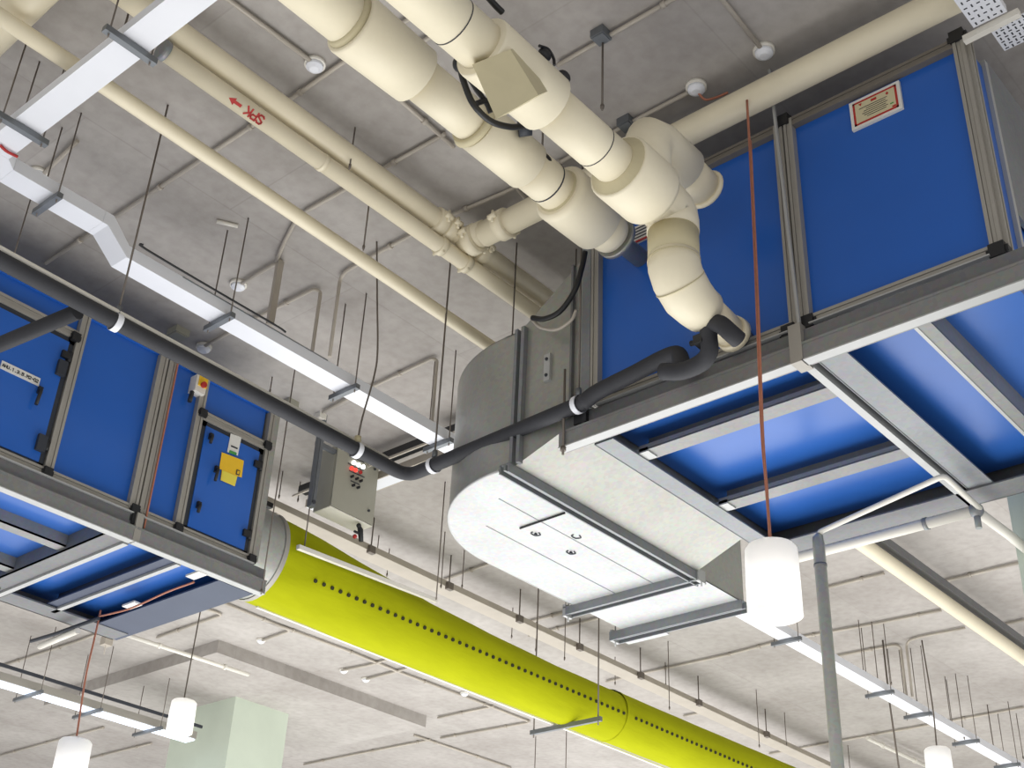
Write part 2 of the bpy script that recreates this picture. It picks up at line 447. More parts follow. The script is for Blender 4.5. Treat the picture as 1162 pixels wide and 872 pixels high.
# framed certificate on the right module
pa = MB(); pa.box(XF+0.0, XF+0.014, 1.515, 1.748, 3.872, 4.028)
cert = tag(pa.build('notice', 'paper'), 'red bordered certificate notice stuck on the right blue air handler', 'notice')
XS = XF-0.001
mb = MB()
y0, y1, z0, z1, w = 1.53, 1.733, 3.886, 4.014, 0.010
mb.box(XS, XS+0.002, y0, y1, z0, z0+w); mb.box(XS, XS+0.002, y0, y1, z1-w, z1); mb.box(XS, XS+0.002, y0, y0+w, z0, z1); mb.box(XS, XS+0.002, y1-w, y1, z0, z1)
mb.box(XS-0.001, XS+0.002, y0+0.011, y0+0.028, z0+0.011, z0+0.02)
mb.build('red_border', 'red', cert)
mb = MB(); mb.box(XS, XS+0.0015, y0+w, y1-w, z0+w, z1-w); mb.build('inner_sheet', 'parch', cert)
mb = MB()
for k in range(6):
    zz = 3.968-k*0.011
    mb.box(XS-0.001, XS+0.001, 1.575+0.008*(k % 2), 1.685+0.02*(k % 3 == 0)-0.012*(k % 2), zz, zz+0.003)
mb.build('text_lines', 'ink', cert)
mb = MB(); mb.box(XS-0.001, XS+0.001, 1.622, 1.648, 3.983, 3.995)
mb.prism([(1.69, 3.998), (1.706, 3.998), (1.695, 3.984)], 'x', XS-0.001, XS+0.001); mb.prism([(1.566, 3.985), (1.573, 3.996), (1.58, 3.985), (1.573, 3.978)], 'x', XS-0.001, XS+0.001)
mb.build('red_marks', 'red', cert)
mb = MB(); mb.box(XS-0.001, XS+0.001, 1.55, 1.566, 3.918, 3.924); mb.build('green_mark', 'greenink', cert)
# small label half hidden by the pipes
p = at(730, 262, x=XF)
mb = MB(); mb.box(XF+0.004, XF+0.014, p.y-0.05, p.y+0.10, p.z-0.05, p.z+0.05)
lb = tag(mb.build('label_plate', 'paper'), 'small label plate half hidden between the two insulated pipes', 'label')
mb = MB(); mb.box(XF+0.001, XF+0.004, p.y-0.05, p.y+0.10, p.z-0.05, p.z-0.038); mb.build('red_border', 'red', lb)
mb = MB()
for k in range(4): mb.box(XF+0.001, XF+0.004, p.y-0.03, p.y+0.08, p.z+0.03-k*0.018, p.z+0.035-k*0.018)
mb.build('text_lines', 'ink', lb)

# ------------------------------------------------------------------ left unit
YF = 5.82
XE = 4.30
XJ = 3.455
ahl = thing('air_handling_unit', (3.2, 6.5, 2.8), 'blue air handling unit at left with access doors, feeding the green duct', 'air handler')
YBK = 7.2
def vpost(x0, x1, par=ahl, zb=2.985, zt=3.99, m='alu'):
    mb = MB(); rails(mb, (x0, YF, zb), (x0, YF, zt), (x1-x0, 0, 0), 0.02, (0, -1, 0)); return mb.build('corner_post', m, par)
def panel(x0, x1, z0=2.985, z1=3.97, name='side_panel', d=0.0):
    mb = MB(); mb.box(x0, x1, YF+0.015-d, YF+0.05, z0, z1); return mb.build(name, 'blue', ahl)
panel(2.925, XJ-0.05)
panel(XJ+0.05, 3.70)
panel(3.755, 4.21, 3.78, 3.97)
panel(1.6, 2.87, 3.86, 3.97)
vpost(2.872, 2.925); vpost(XJ-0.06, XJ-0.004); vpost(XJ+0.004, XJ+0.055); vpost(3.70, 3.752); vpost(4.225, 4.265)
mb = MB(); mb.box(4.262, XE, YF-0.015, YF+0.05, 2.985, 3.99); mb.build('corner_post', 'galv', ahl)
mb = MB(); mb.box(1.6, XE, YF, YBK, 3.97, 4.00); mb.build('top_panel', 'blue', ahl)
mb = MB(); mb.box(XE-0.04, XE, YF+0.05, YBK, 2.985, 3.98); mb.build('end_panel', 'blue', ahl)
mb = MB(); mb.box(1.6, XJ-0.01, YF+0.03, YBK, 2.90, 3.015); mb.build('floor_panel', 'blue_low', ahl)
mb = MB(); mb.box(XJ+0.01, XE-0.02, YF+0.03, YBK, 2.90, 3.015); mb.build('floor_panel', 'blue_low', ahl)
mb = MB(); mb.box(1.6, XE-0.02, YBK-0.03, YBK, 2.99, 3.98); mb.build('back_panel', 'blue', ahl)
# rails under the panels
for (a, b) in ((1.6, XJ-0.03), (XJ+0.03, 4.262)):
    mb = MB(); rails(mb, (a, YF, 2.962), (b, YF, 2.962), (0, 0, 0.048), 0.018, (0, -1, 0)); mb.build('bottom_rail', 'alu', ahl)
    mb = MB(); mb.bar((a, YF-0.022, 2.96), (b, YF-0.022, 2.96), 0.03, 0.006); mb.build('rail_edge', 'steel_lip', ahl)
# rails over the doors
mb = MB(); rails(mb, (3.752, YF, 3.70), (4.225, YF, 3.70), (0, 0, 0.055), 0.02, (0, -1, 0)); mb.build('top_rail', 'alu', ahl)
mb = MB(); rails(mb, (1.6, YF, 3.79), (2.872, YF, 3.79), (0, 0, 0.055), 0.02, (0, -1, 0)); mb.build('top_rail', 'alu', ahl)


def door(x0, x1, z0, z1, hinge):
    d = MB(); d.box(x0+0.03, x1-0.03, YF-0.012, YF+0.02, z0+0.03, z1-0.03); d = d.build('access_door', 'blue', ahl)
    g = MB(); g.box(x0, x0+0.035, YF-0.006, YF+0.03, z0, z1); g.box(x1-0.035, x1, YF-0.006, YF+0.03, z0, z1)
    g.box(x0, x1, YF-0.006, YF+0.03, z0, z0+0.03); g.box(x0, x1, YF-0.006, YF+0.03, z1-0.035, z1)
    g.build('door_gasket', 'gasket', d)
    hx = x1-0.012 if hinge == 'r' else x0+0.012
    for z in (z0+0.13, z1-0.12):
        h = MB(); h.tube([(hx, YF-0.02, z-0.03), (hx, YF-0.02, z+0.03)], 0.011, 8); h.box(hx-0.05, hx, YF-0.03, YF-0.012, z-0.02, z+0.02)
        h.build('hinge', 'black', d)
    return d


def handle(par, x, z, l=0.09, lean=0.012):
    h = MB(); h.box(x-0.012, x+0.012, YF-0.03, YF-0.012, z-0.02, z+0.02)
    h.tube(fillet([(x, YF-0.02, z), (x-0.005, YF-0.045, z), (x-lean, YF-0.045, z-l)], 0.015, 4), 0.010, 8)
    h.build('handle', 'black', par)


d1 = door(3.757, 4.222, 2.995, 3.70, 'r')
p = at(242, 541, y=YF); handle(d1, p.x, p.z+0.04, 0.085)
for (px, py) in ((236, 502), (222, 580)):
    p = at(px, py, y=YF); handle(d1, p.x, p.z+0.03, 0.055)
d2 = door(1.9, 2.868, 2.995, 3.79, 'r')
p = at(41, 452, y=YF); handle(d2, p.x, p.z+0.04, 0.10)
p = at(68, 420, y=YF); q = at(45, 505, y=YF)
for pp in (p, q):
    mb = MB(); mb.box(pp.x-0.03, pp.x+0.02, YF-0.035, YF-0.012, pp.z-0.045, pp.z+0.045); mb.build('latch', 'gasket', d2)
# black corner blocks
for (x, z) in ((XJ, 2.93), (XJ-0.02, 2.985), (2.895, 2.985), (3.725, 2.985), (3.742, 3.73), (4.235, 3.73), (4.25, 2.985), (2.86, 3.80)):
    s_ = 0.032 if x == XJ else 0.024
    mb = MB(); mb.box(x-s_, x+s_, YF-0.034, YF+0.02, z-s_, z+s_*1.1); mb.box(x-s_*1.3, x+s_*1.3, YF-0.028, YF+0.02, z-s_*0.5, z+s_*0.5)
    mb.build('corner_block', 'black', ahl)
# base frame
YB0 = YF-0.035
base_front(ahl, 1.4, XJ-0.005, YB0-0.01, 2.797, 'x')
base_front(ahl, XJ+0.005, 4.36, YB0-0.01, 2.797, 'x')
mb = MB(); mb.box(XJ-0.012, XJ+0.03, YB0-0.012, YB0+0.02, 2.80, 2.965); mb.build('joint_bracket', 'alu', ahl)
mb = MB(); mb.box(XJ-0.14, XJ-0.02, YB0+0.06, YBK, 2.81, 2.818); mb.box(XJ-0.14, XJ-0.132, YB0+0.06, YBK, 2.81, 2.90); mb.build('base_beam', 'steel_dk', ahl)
mb = MB(); mb.box(XJ-0.02, XJ+0.012, YB0+0.06, YBK, 2.797, 2.815); mb.build('beam_edge', 'steel_lip', ahl)
mb = MB(); mb.box(XJ+0.02, 4.3, YBK-0.17, YBK, 2.80, 2.81); mb.box(XJ+0.02, 4.3, YBK-0.01, YBK, 2.80, 2.96); mb.build('base_beam', 'steel_dk', ahl)
mb = MB(); mb.box(1.4, XJ-0.05, YBK-0.17, YBK, 2.80, 2.81); mb.box(1.4, XJ-0.05, YBK-0.01, YBK, 2.80, 2.96); mb.build('base_beam', 'steel_dk', ahl)
mb = MB(); mb.box(4.08, 4.33, YB0+0.06, YBK, 2.805, 2.815); mb.box(4.28, 4.33, YB0+0.06, YBK, 2.815, 2.95); mb.build('base_beam', 'slate', ahl)
mb = MB(); mb.box(3.715, 3.79, YB0+0.06, YBK-0.16, 2.815, 2.825); mb.box(3.78, 3.79, YB0+0.06, YBK-0.16, 2.82, 2.90); mb.build('cross_member', 'slate', ahl)
mb = MB(); mb.box(3.785, 3.815, YB0+0.06, YBK-0.1, 2.80, 2.818); mb.build('beam_edge', 'steel_lip', ahl)
mb = MB(); mb.box(1.6, XJ-0.14, 6.22, 6.30, 2.83, 2.84); mb.box(1.6, XJ-0.14, 6.22, 6.226, 2.83, 2.90); mb.build('cross_member', 'steel_dk2', ahl)
mb = MB(); mb.box(1.6, XJ-0.14, 6.75, 6.83, 2.83, 2.84); mb.box(1.6, XJ-0.14, 6.75, 6.756, 2.83, 2.90); mb.build('cross_member', 'steel_dk2', ahl)
mb = MB(); mb.box(3.506, 3.514, YF-0.03, YF-0.022, 2.9, 4.05); tag(mb.build('wire', 'orange'), 'thin orange wire down the double post of the left blue unit', 'wire')
# things stuck to the unit
a_ = at(0, 410, y=YF); b_ = at(43, 433.5, y=YF)
zc = 3.452
mb = MB(); mb.box(2.506, 2.731, YF-0.016, YF-0.012, zc-0.025, zc+0.022)
sl = tag(mb.build('name_strip', 'paper'), 'white name strip with dark lettering on the leftmost blue door', 'label')
mb = MB(); letters(mb, 'AHU.1.3.B.M2-02', (2.513, YF-0.017, zc-0.010), (1, 0, 0), (0, 0, 1), (0, -1, 0), 0.0164, 0.0034); mb.build('lettering', 'ink', sl)
# yellow tag and its white slip
def quad_on_door(name, pts, m, yy, par=None):
    mb = MB(); mb.prism([(at(px, py, y=YF).x, at(px, py, y=YF).z) for px, py in pts], 'y', yy, yy-0.002); return mb.build(name, m, par)
w_ = quad_on_door('paper_slip', [(260, 493), (272, 497.5), (268, 518), (256, 514)], 'paper', YF-0.014)
tag(w_, 'white paper slip with green print above the yellow notice', 'label')
quad_on_door('green_print', [(258.5, 512), (266.5, 515), (266, 518), (257.8, 515)], 'greenink', YF-0.0165, w_)
quad_on_door('text_lines', [(260.3, 506.5), (267.5, 509.5), (267.3, 511), (260, 508)], 'ink', YF-0.0165, w_)
y_ = quad_on_door('warning_notice', [(249.5, 514.5), (274.5, 524), (272, 543), (267, 541.5), (264, 553), (248, 546), (249.5, 534.5), (246.5, 533)], 'yellow', YF-0.017)
tag(y_, 'yellow cross shaped notice on the door next to the green duct', 'notice')
quad_on_door('pale_flap', [(250, 535), (266.8, 542), (264, 553), (248, 546)], 'paleyellow', YF-0.0192, y_)
quad_on_door('dark_mark', [(266, 534), (270, 535.5), (269, 541), (265, 539.5)], 'ink', YF-0.0195, y_)
quad_on_door('inner_mark', [(266.8, 535.5), (269, 536.4), (268.4, 539.6), (266.1, 538.7)], 'yellow', YF-0.0215, y_)
# isolator switch
p = at(222, 440, y=YF)
sw = thing('isolator_switch', (p.x, YF-0.02, p.z-0.06), 'small yellow and red isolator switch on the blue panel under the black pipe', 'switch')
mb = MB(); mb.box(p.x-0.035, p.x+0.04, YF-0.05, YF+0.015, p.z-0.05, p.z+0.06); mb.build('housing', 'offwhite', sw)
mb = MB(); mb.box(p.x-0.02, p.x+0.04, YF-0.056, YF-0.05, p.z-0.01, p.z+0.055); mb.build('yellow_plate', 'yellow', sw)
mb = MB(); mb.tube([(p.x+0.01, YF-0.056, p.z+0.0), (p.x+0.01, YF-0.075, p.z+0.0)], 0.018, 12); mb.build('red_knob', 'red', sw)
mb = MB(); mb.tube([(p.x-0.03, YF-0.02, p.z-0.05), (p.x-0.035, YF-0.02, p.z-0.12)], 0.014, 8); mb.build('cable_gland', 'black', sw)

# ================================================================== galvanised duct with round heel
ed = thing('galvanised_duct', (5.0, 3.8, 2.82), 'galvanised sheet duct with rounded heel and bright white underside, beside right air handler', 'duct')
zb_, zt_, y1 = 2.825, 3.585, 3.60
# transition from the unit down to the elbow
mb = MB()
A0 = [(XF+0.005, 3.15, 2.975), (5.52, 3.15, 2.975), (5.52, 3.15, 3.90), (XF+0.005, 3.15, 3.90)]
B0 = [(XF+0.005, y1, zb_), (5.56, y1, zb_), (5.56, y1, zt_), (XF+0.005, y1, zt_)]
o = len(mb.v); mb.v += [Vector(q) for q in A0+B0]
for k in range(4): mb.face((o+k, o+(k+1) % 4, o+4+(k+1) % 4, o+4+k))
mb.build('transition', 'galv', ed)
# elbow shell
cx, cy, rr = 4.79, 3.69, 0.757
outer = [(XF, y1), (XF, cy)]
for k in range(1, 19):
    a = math.pi-(math.pi/2)*k/18
    outer.append((cx+rr*math.cos(a)*(cx-XF)/rr, cy+rr*math.sin(a)))
outer += [(5.57, cy+rr)]
mb = MB()
o = len(mb.v)
for (x, y) in outer: mb.v += [Vector((x, y, zb_)), Vector((x, y, zt_))]
for k in range(len(outer)-1): mb.face((o+2*k, o+2*k+2, o+2*k+3, o+2*k+1), True)
mb.build('heel', 'galv', ed)
poly = outer+[(5.57, y1+0.03), (5.55, y1)]
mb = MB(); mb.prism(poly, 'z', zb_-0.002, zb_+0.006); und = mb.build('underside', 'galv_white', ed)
mb = MB(); mb.prism(poly, 'z', zt_-0.006, zt_); mb.build('top_sheet', 'galv', ed)
# folded lip along the heel
mb = MB()
lip = [(x, y, zb_+0.004) for x, y in outer[1:]]
mb.tube(lip, 0.008, 8); mb.build('folded_lip', 'steel_lip', ed)
# seam lines pressed in the underside, slots, bracket marks
mb = MB()
for yy in (3.88, 4.14):
    mb.bar((4.25 if yy < 4 else 4.45, yy, zb_-0.003), (5.55, yy, zb_-0.003), 0.005, 0.002)
mb.build('pressed_seam', 'steel', und)
a_ = at(590, 600, z=zb_-0.008); b_ = at(641, 582.5, z=zb_-0.008)
mb = MB(); mb.tube([a_, b_], 0.005, 8); mb.build('rod', 'black', und)
for (px, py) in ((608, 606), (648, 627), (654, 609)):
    c_ = at(px, py, z=zb_-0.004); mb = MB()
    mb.tube(fillet([c_+Vector((-0.025, 0, 0)), c_+Vector((-0.02, 0.02, 0)), c_+Vector((0.02, 0.02, 0)), c_+Vector((0.03, -0.01, 0)), c_+Vector((0.0, -0.02, 0))], 0.01, 3), 0.0035, 6)
    if py != 609: mb.box(c_.x-0.007, c_.x+0.007, c_.y-0.005, c_.y+0.005, zb_-0.014, zb_)
    mb.build('latch', 'gasket', und)
# outlet section
mb = MB()
for (ax, bx) in (((5.57, 6.09)),):
    mb.box(ax, bx, y1+0.03, y1+0.036, zb_, zt_); mb.box(ax, bx, cy+rr-0.006, cy+rr, zb_, zt_)
    mb.box(ax, bx, y1+0.03, cy+rr, zt_-0.006, zt_)
mb.build('outlet', 'galv', ed)
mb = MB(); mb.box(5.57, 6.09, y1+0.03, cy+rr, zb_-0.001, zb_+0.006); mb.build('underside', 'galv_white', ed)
# flanges: strut sections with lips
def flange(a, b, par, w=0.06, h=0.045, name='flange'):
    a = Vector(a); b = Vector(b); d = (b-a).normalized(); sd = Vector((0, 0, 1)).cross(d)
    mb = MB(); mb.bar(a, b, w, 0.006, sd)
    mb.bar(a-sd*w*0.42-Vector((0, 0, h/2)), b-sd*w*0.42-Vector((0, 0, h/2)), 0.008, h, sd)
    mb.bar(a+sd*w*0.42-Vector((0, 0, h/2)), b+sd*w*0.42-Vector((0, 0, h/2)), 0.008, h, sd)
    mb.bar(a-sd*w*0.05-Vector((0, 0, h*0.4)), b-sd*w*0.05-Vector((0, 0, h*0.4)), 0.012, h*0.7, sd)
    return mb.build(name, 'steel', par)
flange((3.99, 3.62, zb_-0.004), (5.64, 3.62, zb_-0.004), ed)
flange((5.585, 3.60, zb_-0.004), (5.585, 4.52, zb_-0.004), ed, 0.07)
flange((6.07, 3.61, zb_-0.004), (6.07, 4.54, zb_-0.004), ed, 0.09, 0.05)
for (x, y) in ((5.585, 4.52), (6.07, 4.54), (5.585, 3.60)):
    mb = MB(); mb.bar((x-0.035, y-0.01, zb_-0.02), (x+0.035, y-0.01, zb_-0.02), 0.02, 0.07); mb.tube([(x, y-0.015, zb_-0.08), (x, y-0.015, zb_+0.05)], 0.005, 8); mb.build('hanger_bolt', 'steel_lip', ed)
mb = MB(); mb.bar((XF-0.01, 3.56, zb_), (XF-0.01, 3.56, zt_), 0.02, 0.03, (0, 1, 0)); mb.bar((XF-0.008, 3.605, zb_), (XF-0.008, 3.605, zt_), 0.018, 0.028, (0, 1, 0)); mb.build('flange', 'steel', ed)
mb = MB(); mb.bar((XF-0.006, 3.17, 2.98), (XF-0.006, 3.17, 3.98), 0.05, 0.02, (0, 1, 0)); mb.build('flange', 'steel', ed)
mb = MB(); mb.bar((XF-0.006, 3.26, 2.93), (XF-0.006, 3.26, 3.83), 0.012, 0.02, (0, 1, 0)); mb.build('stiffener', 'steel_dk', ed)
mb = MB(); mb.box(6.09, 6.20, 3.98, 4.47, zb_+0.0, zb_+0.01); mb.box(6.12, 6.20, 4.22, 4.52, zb_-0.03, zb_-0.02); mb.build('canvas_collar', 'galv_white', ed)
p = at(622, 418, x=XF)
mb = MB(); mb.box(XF-0.012, XF+0.005, p.y-0.018, p.y+0.018, p.z-0.075, p.z+0.075); k_ = mb.build('test_plate', 'steel_lip', ed)
mb = MB(); mb.ball((XF-0.014, p.y, p.z+0.045), 0.009, 8, 5); mb.ball((XF-0.014, p.y, p.z-0.045), 0.009, 8, 5); mb.build('screw', 'ink', k_)

# ================================================================== lime green fabric duct
gd = thing('fabric_duct', (6, 6.5, 3.1), 'long lime green fabric air duct with a dotted line of holes', 'duct')
prof = [(4.80, 3.383, .296), (4.95, 3.379, .292), (5.2, 3.368, .283), (5.7, 3.342, .266), (6.3, 3.316, .240), (7.0, 3.303, .224), (7.8, 3.296, .2115), (8.3, 3.298, .211), (8.62, 3.30, .211)]
prof2 = [(8.62, 3.306, .216), (8.70, 3.306, .214), (9.3, 3.310, .214), (10.2, 3.318, .216), (11.5, 3.33, .22), (13, 3.33, .22), (16, 3.33, .22), (22, 3.33, .22)]
def interp(pr, n):
    out = []
    for a, b in zip(pr, pr[1:]):
        for k in range(n): out.append([a[i]+(b[i]-a[i])*k/n for i in range(3)])
    out.append(list(pr[-1])); return out
for pr, nm in ((prof, 'fabric_section'), (prof2, 'fabric_section')):
    mb = MB(); q = interp(pr, 6)
    o = len(mb.v); n = 40
    for (x, zc, r) in q:
        for k in range(n):
            t = 2*math.pi*k/n
            f = 1.0
            if x < 5.5: f += 0.016*math.sin(t*9+x*6)*(5.5-x)/0.7+0.012*math.sin(t*17+1.3)*(5.5-x)/0.7
            f += 0.004*math.sin(t*5+x*9)
            mb.v.append(Vector((x, 6.5+r*f*math.cos(t), zc+r*f*math.sin(t))))
    for i in range(len(q)-1):
        for k in range(n): mb.face((o+i*n+k, o+i*n+(k+1) % n, o+(i+1)*n+(k+1) % n, o+(i+1)*n+k), True)
    sec = mb.build(nm, 'green', gd)
    # row of holes along the near side
    hm = MB(); span = q
    xs = []; x0_first = q[0][0] < 5
    x = q[0][0]+0.30 if x0_first else q[0][0]+0.10
    while x < min(q[-1][0]-0.06, 14.5): xs.append(x); x += 0.075
    for x in xs:
        for a, b in zip(q, q[1:]):
            if a[0] <= x <= b[0]:
                t = (x-a[0])/(b[0]-a[0]); zc = a[1]+(b[1]-a[1])*t; r = a[2]+(b[2]-a[2])*t; break
        # direction from axis towards the line z/y = .5205 seen from the hall
        zy = 0.5205
        # intersect circle with the line z = zy*y on the near side
        A = 1+zy*zy; Bq = -2*(6.5+zc*zy); Cq = 6.5**2+zc**2-r*r
        yv = (-Bq-math.sqrt(max(0, Bq*Bq-4*A*Cq)))/(2*A); zv = zy*yv
        nrm = Vector((0, yv-6.5, zv-zc)).normalized()
        c0 = Vector((x, yv, zv))
        hm.tube([c0-nrm*0.012, c0+nrm*0.010], 0.0135, 10)
    hm.build('perforation_row', 'hole', sec)['kind'] = 'stuff'
mb = MB(); mb.tube([(8.60, 6.5, 3.306), (8.64, 6.5, 3.306)], .219, 40, False); mb.build('zip_seam', 'green', gd)
# galvanised collar between unit and fabric
mb = MB(); mb.tube([(4.30, 6.5, 3.39), (4.40, 6.5, 3.39), (4.82, 6.5, 3.383)], [.34, .315, .299], 48, False); cl = mb.build('collar', 'galv', gd)
mb = MB(); mb.tube([(4.785, 6.5, 3.383), (4.82, 6.5, 3.383)], .305, 48, False); mb.build('strap', 'alu', cl)
# suspension rails
ya_, yb_ = 6.17, 6.22
ra, rb = at(338, 621, y=ya_), at(495, 682, y=yb_)
mb = MB(); mb.bar(ra, rb, 0.03, 0.03)
rl = tag(mb.build('suspension_rail', 'offwhite'), 'white suspension rail along the upper side of the green duct near its collar', 'rail')
for (tp, bt, lab) in (((355, 590), (345, 624), 'rod holding the near end of the white rail over the green duct'), ((500, 645), (495, 681), 'rod holding the far end of the white rail over the green duct')):
    b = at(*bt, y=6.19)
    mb = MB(); mb.tube([b, (b.x, b.y, H)], 0.0045, 8); t_ = mb.build('threaded_rod', 'rod'); tag(t_, 'thin '+lab, 'rod')
# white rail under the duct on its far side
mb = MB(); mb.bar((4.95, 6.62, 3.106), (13.5, 6.62, 3.112), 0.02, 0.016)
tag(mb.build('suspension_rail', 'offwhite'), 'thin pale rail along the lower edge of the green duct', 'rail')
# trapeze under the duct
tz = thing('trapeze_hanger', (8.04, 6.5, 3.07), 'dark trapeze hanger carrying the underside of the green duct', 'hanger')
mb = MB(); mb.bar((8.05, 6.14, 3.075), (8.05, 6.86, 3.075), 0.03, 0.035); mb.build('strut', 'strut', tz)
for y in (6.17, 6.83):
    mb = MB(); mb.tube([(8.05, y, 3.03), (8.05, y, H)], 0.006, 8); mb.build('rod', 'rod', tz)

# ================================================================== control panel
cp = thing('control_panel', (5.3, 6.28, 3.785), 'grey control box with lit white and red indicators behind the black pipe', 'control panel')
bx0, bx1, by0, by1, bz0, bz1 = 5.11, 5.51, 6.2, 6.37, 3.785, 4.25
mb = MB(); mb.box(bx0, bx1, by0+0.01, by1, bz0, bz1); mb.build('enclosure', 'greypaint', cp)
mb = MB(); mb.box(bx0+0.004, bx1-0.004, by0-0.006, by0+0.012, bz0+0.006, bz1-0.004); dr = mb.build('panel_door', 'greypaint', cp)
mb = MB(); mb.box(bx0+0.002, bx1-0.002, by0+0.0, by1-0.004, bz0-0.004, bz0+0.001); mb.build('gland_plate', 'offwhite', cp)
def on_cp(px, py): q = at(px, py, y=by0-0.008); return q
for (px, py) in ((401, 525.5), (406.3, 528), (411.5, 530.3)):
    q = on_cp(px, py); mb = MB(); mb.tube([q, q-Vector((0, 0.012, 0))], 0.0135, 14); mb.build('indicator', 'led', dr)
for (px, py, m) in ((398.5, 532, 'redled'), (403, 534, 'redled'), (408.5, 536.5, 'red')):
    q = on_cp(px, py); mb = MB(); mb.tube([q, q-Vector((0, 0.012, 0))], 0.0135, 14); mb.build('indicator', m, dr)
for (px, py) in ((398.5, 541.5), (404, 544), (408.5, 546.5), (400, 551.5), (405.5, 554)):
    q = on_cp(px, py); mb = MB(); mb.tube([q, q-Vector((0, 0.02, 0))], 0.0095, 12); mb.box(q.x-0.003, q.x+0.003, q.y-0.026, q.y-0.018, q.z-0.009, q.z+0.009); mb.build('selector_switch', 'black', dr)
for (px, py, l) in ((405, 521.5, 17), (405, 538.2, 17), (404, 530.0, 18), (403, 548, 10)):
    q0 = on_cp(px-l/2, py-l*0.23); q1 = on_cp(px+l/2, py+l*0.23); mb = MB(); mb.bar(q0, q1, 0.004, 0.006, (0, 1, 0)); mb.build('name_plate', 'ink', dr)
for (px, py) in ((425, 533), (418, 580)):
    q = on_cp(px, py); mb = MB(); mb.tube([q, q-Vector((0, 0.01, 0))], 0.009, 10); mb.build('door_lock', 'ink', dr)
# strut post holding the panel
mb = MB(); mb.box(4.915, 4.955, 6.16, 6.2, 3.70, H); mb.box(4.925, 4.945, 6.155, 6.16, 3.72, H)
stp = tag(mb.build('strut_post', 'strut'), 'grey strut post hanging from the ceiling left of the control box', 'post')
mb = MB(); mb.tube([(4.935, 6.15, 3.73), (4.935, 6.205, 3.73)], 0.014, 8); mb.build('bolt', 'ink', stp)
mb = MB(); mb.bar((4.94, 6.22, 4.20), (5.2, 6.22, 4.20), 0.03, 0.03); mb.build('arm', 'strut', stp)
# black plug hanging below the box
q = at(408, 606, y=6.22)
pg = thing('socket_plug', q, 'black plug with red spot hanging below the grey control box', 'plug')
mb = MB(); mb.tube([q+Vector((-0.012, 0, 0.05)), q+Vector((0.004, 0, 0.03)), q+Vector((0.022, 0, -0.05))], [0.014, 0.02, 0.016], 10); mb.ball(q+Vector((-0.015, 0, 0.055)), 0.018, 10, 6); mb.tube([q, q+Vector((-0.05, 0, 0.0))], 0.009, 8); mb.build('body', 'black', pg)
mb = MB(); mb.ball(q+Vector((-0.04, 0, -0.035)), 0.016, 10, 6); mb.build('red_end', 'red', pg)

# ================================================================== pipes
def lathe_x(name, segs, y, z, m, par, n=28):
    """segs: (x, r) pairs along +x"""
    mb = MB(); mb.tube([(x, y, z) for x, r in segs], [r for x, r in segs], n); return mb.build(name, m, par)

# insulated pipe A
yA, zA = 2.87, 3.71
XA = lambda px, py: at(px, py, y=yA).x
pA = thing('insulated_pipe', (2.8, yA, zA-0.13), 'thick cream insulated pipe, left of the two big ones, ending in a capped stub', 'pipe')
xa1 = 2.17; xa2 = 2.52; xa3 = XA(538, 160); xa4 = XA(597, 196); xa5 = XA(636, 222); xa6 = XA(690, 258)
lathe_x('pipe_run', [(0.6, .104), (xa1+0.02, .104)], yA, zA, 'cream', pA)
lathe_x('insulation_sleeve', [(xa1-0.005, .104), (xa1, .128), (xa1+0.012, .132), (xa2, .124), (xa2+0.01, .09)], yA, zA, 'cream', pA)
lathe_x('pipe_run', [(xa2, .091), (xa3+0.02, .091)], yA, zA, 'cream', pA)
lathe_x('insulation_sleeve', [(xa3, .09), (xa3+0.005, .111), (xa4, .111), (xa4+0.006, .098)], yA, zA, 'cream', pA)
lathe_x('pipe_run', [(xa4-0.01, .097), (xa5+0.02, .097)], yA, zA, 'cream', pA)
lathe_x('seam_band', [((xa4+xa5)/2+0.02, .0985), ((xa4+xa5)/2+0.027, .0985)], yA, zA, 'ink', pA)
lathe_x('insulation_sleeve', [(xa5-0.02, .12), (xa5, .138), (xa5+0.02, .138), (xa5+0.27, .134), (xa5+0.285, .10)], yA, zA, 'cream', pA)
lathe_x('end_cap', [(xa5+0.27, .098), (3.80, .098), (3.83, .09), (3.84, .06)], yA, zA, 'cream', pA)
lathe_x('coil_collar', [(3.842, .07), (3.842, .102), (3.868, .102), (3.868, .045), (4.05, .045)], yA, zA, 'galv', pA)
for sgn, xx in ((1, xa1), (1, xa3), (1, xa5)):
    lathe_x('putty_ring', [(xx-0.028, .095 if xx > 3 else .105), (xx-0.004, .118 if xx < 3 else .13)], yA, zA, 'putty', pA)

# insulated pipe B
yB, zB = 2.35, 3.405
XB_ = lambda px, py: at(px, py, y=yB).x
pB = thing('insulated_pipe', (2.8, yB, zB-0.15), 'thick cream insulated pipe, right of the two, bending down into the blue unit', 'pipe')
b1 = 2.36; b2 = 2.72; b3 = XB_(702, 182); xd = 3.545
lathe_x('pipe_run', [(0.9, .094), (b1+0.02, .094)], yB, zB, 'cream', pB)
lathe_x('seam_band', [(2.21, .0955), (2.214, .0955)], yB, zB, 'ink', pB)
lathe_x('insulation_sleeve', [(b1-0.004, .094), (b1, .118), (b1+0.012, .122), (b2, .118), (b2+0.01, .09)], yB, zB, 'cream', pB)
lathe_x('pipe_run', [(b2, .090), (b3+0.03, .090)], yB, zB, 'cream', pB)
lathe_x('seam_band', [(3.02, .0912), (3.024, .0912)], yB, zB, 'ink', pB)
lathe_x('putty_ring', [(b3-0.03, .092), (b3, .138)], yB, zB, 'putty', pB)
lathe_x('insulation_sleeve', [(b3-0.005, .135), (b3+0.005, .142), (3.38, .142), (3.40, .135)], yB, zB, 'cream', pB)
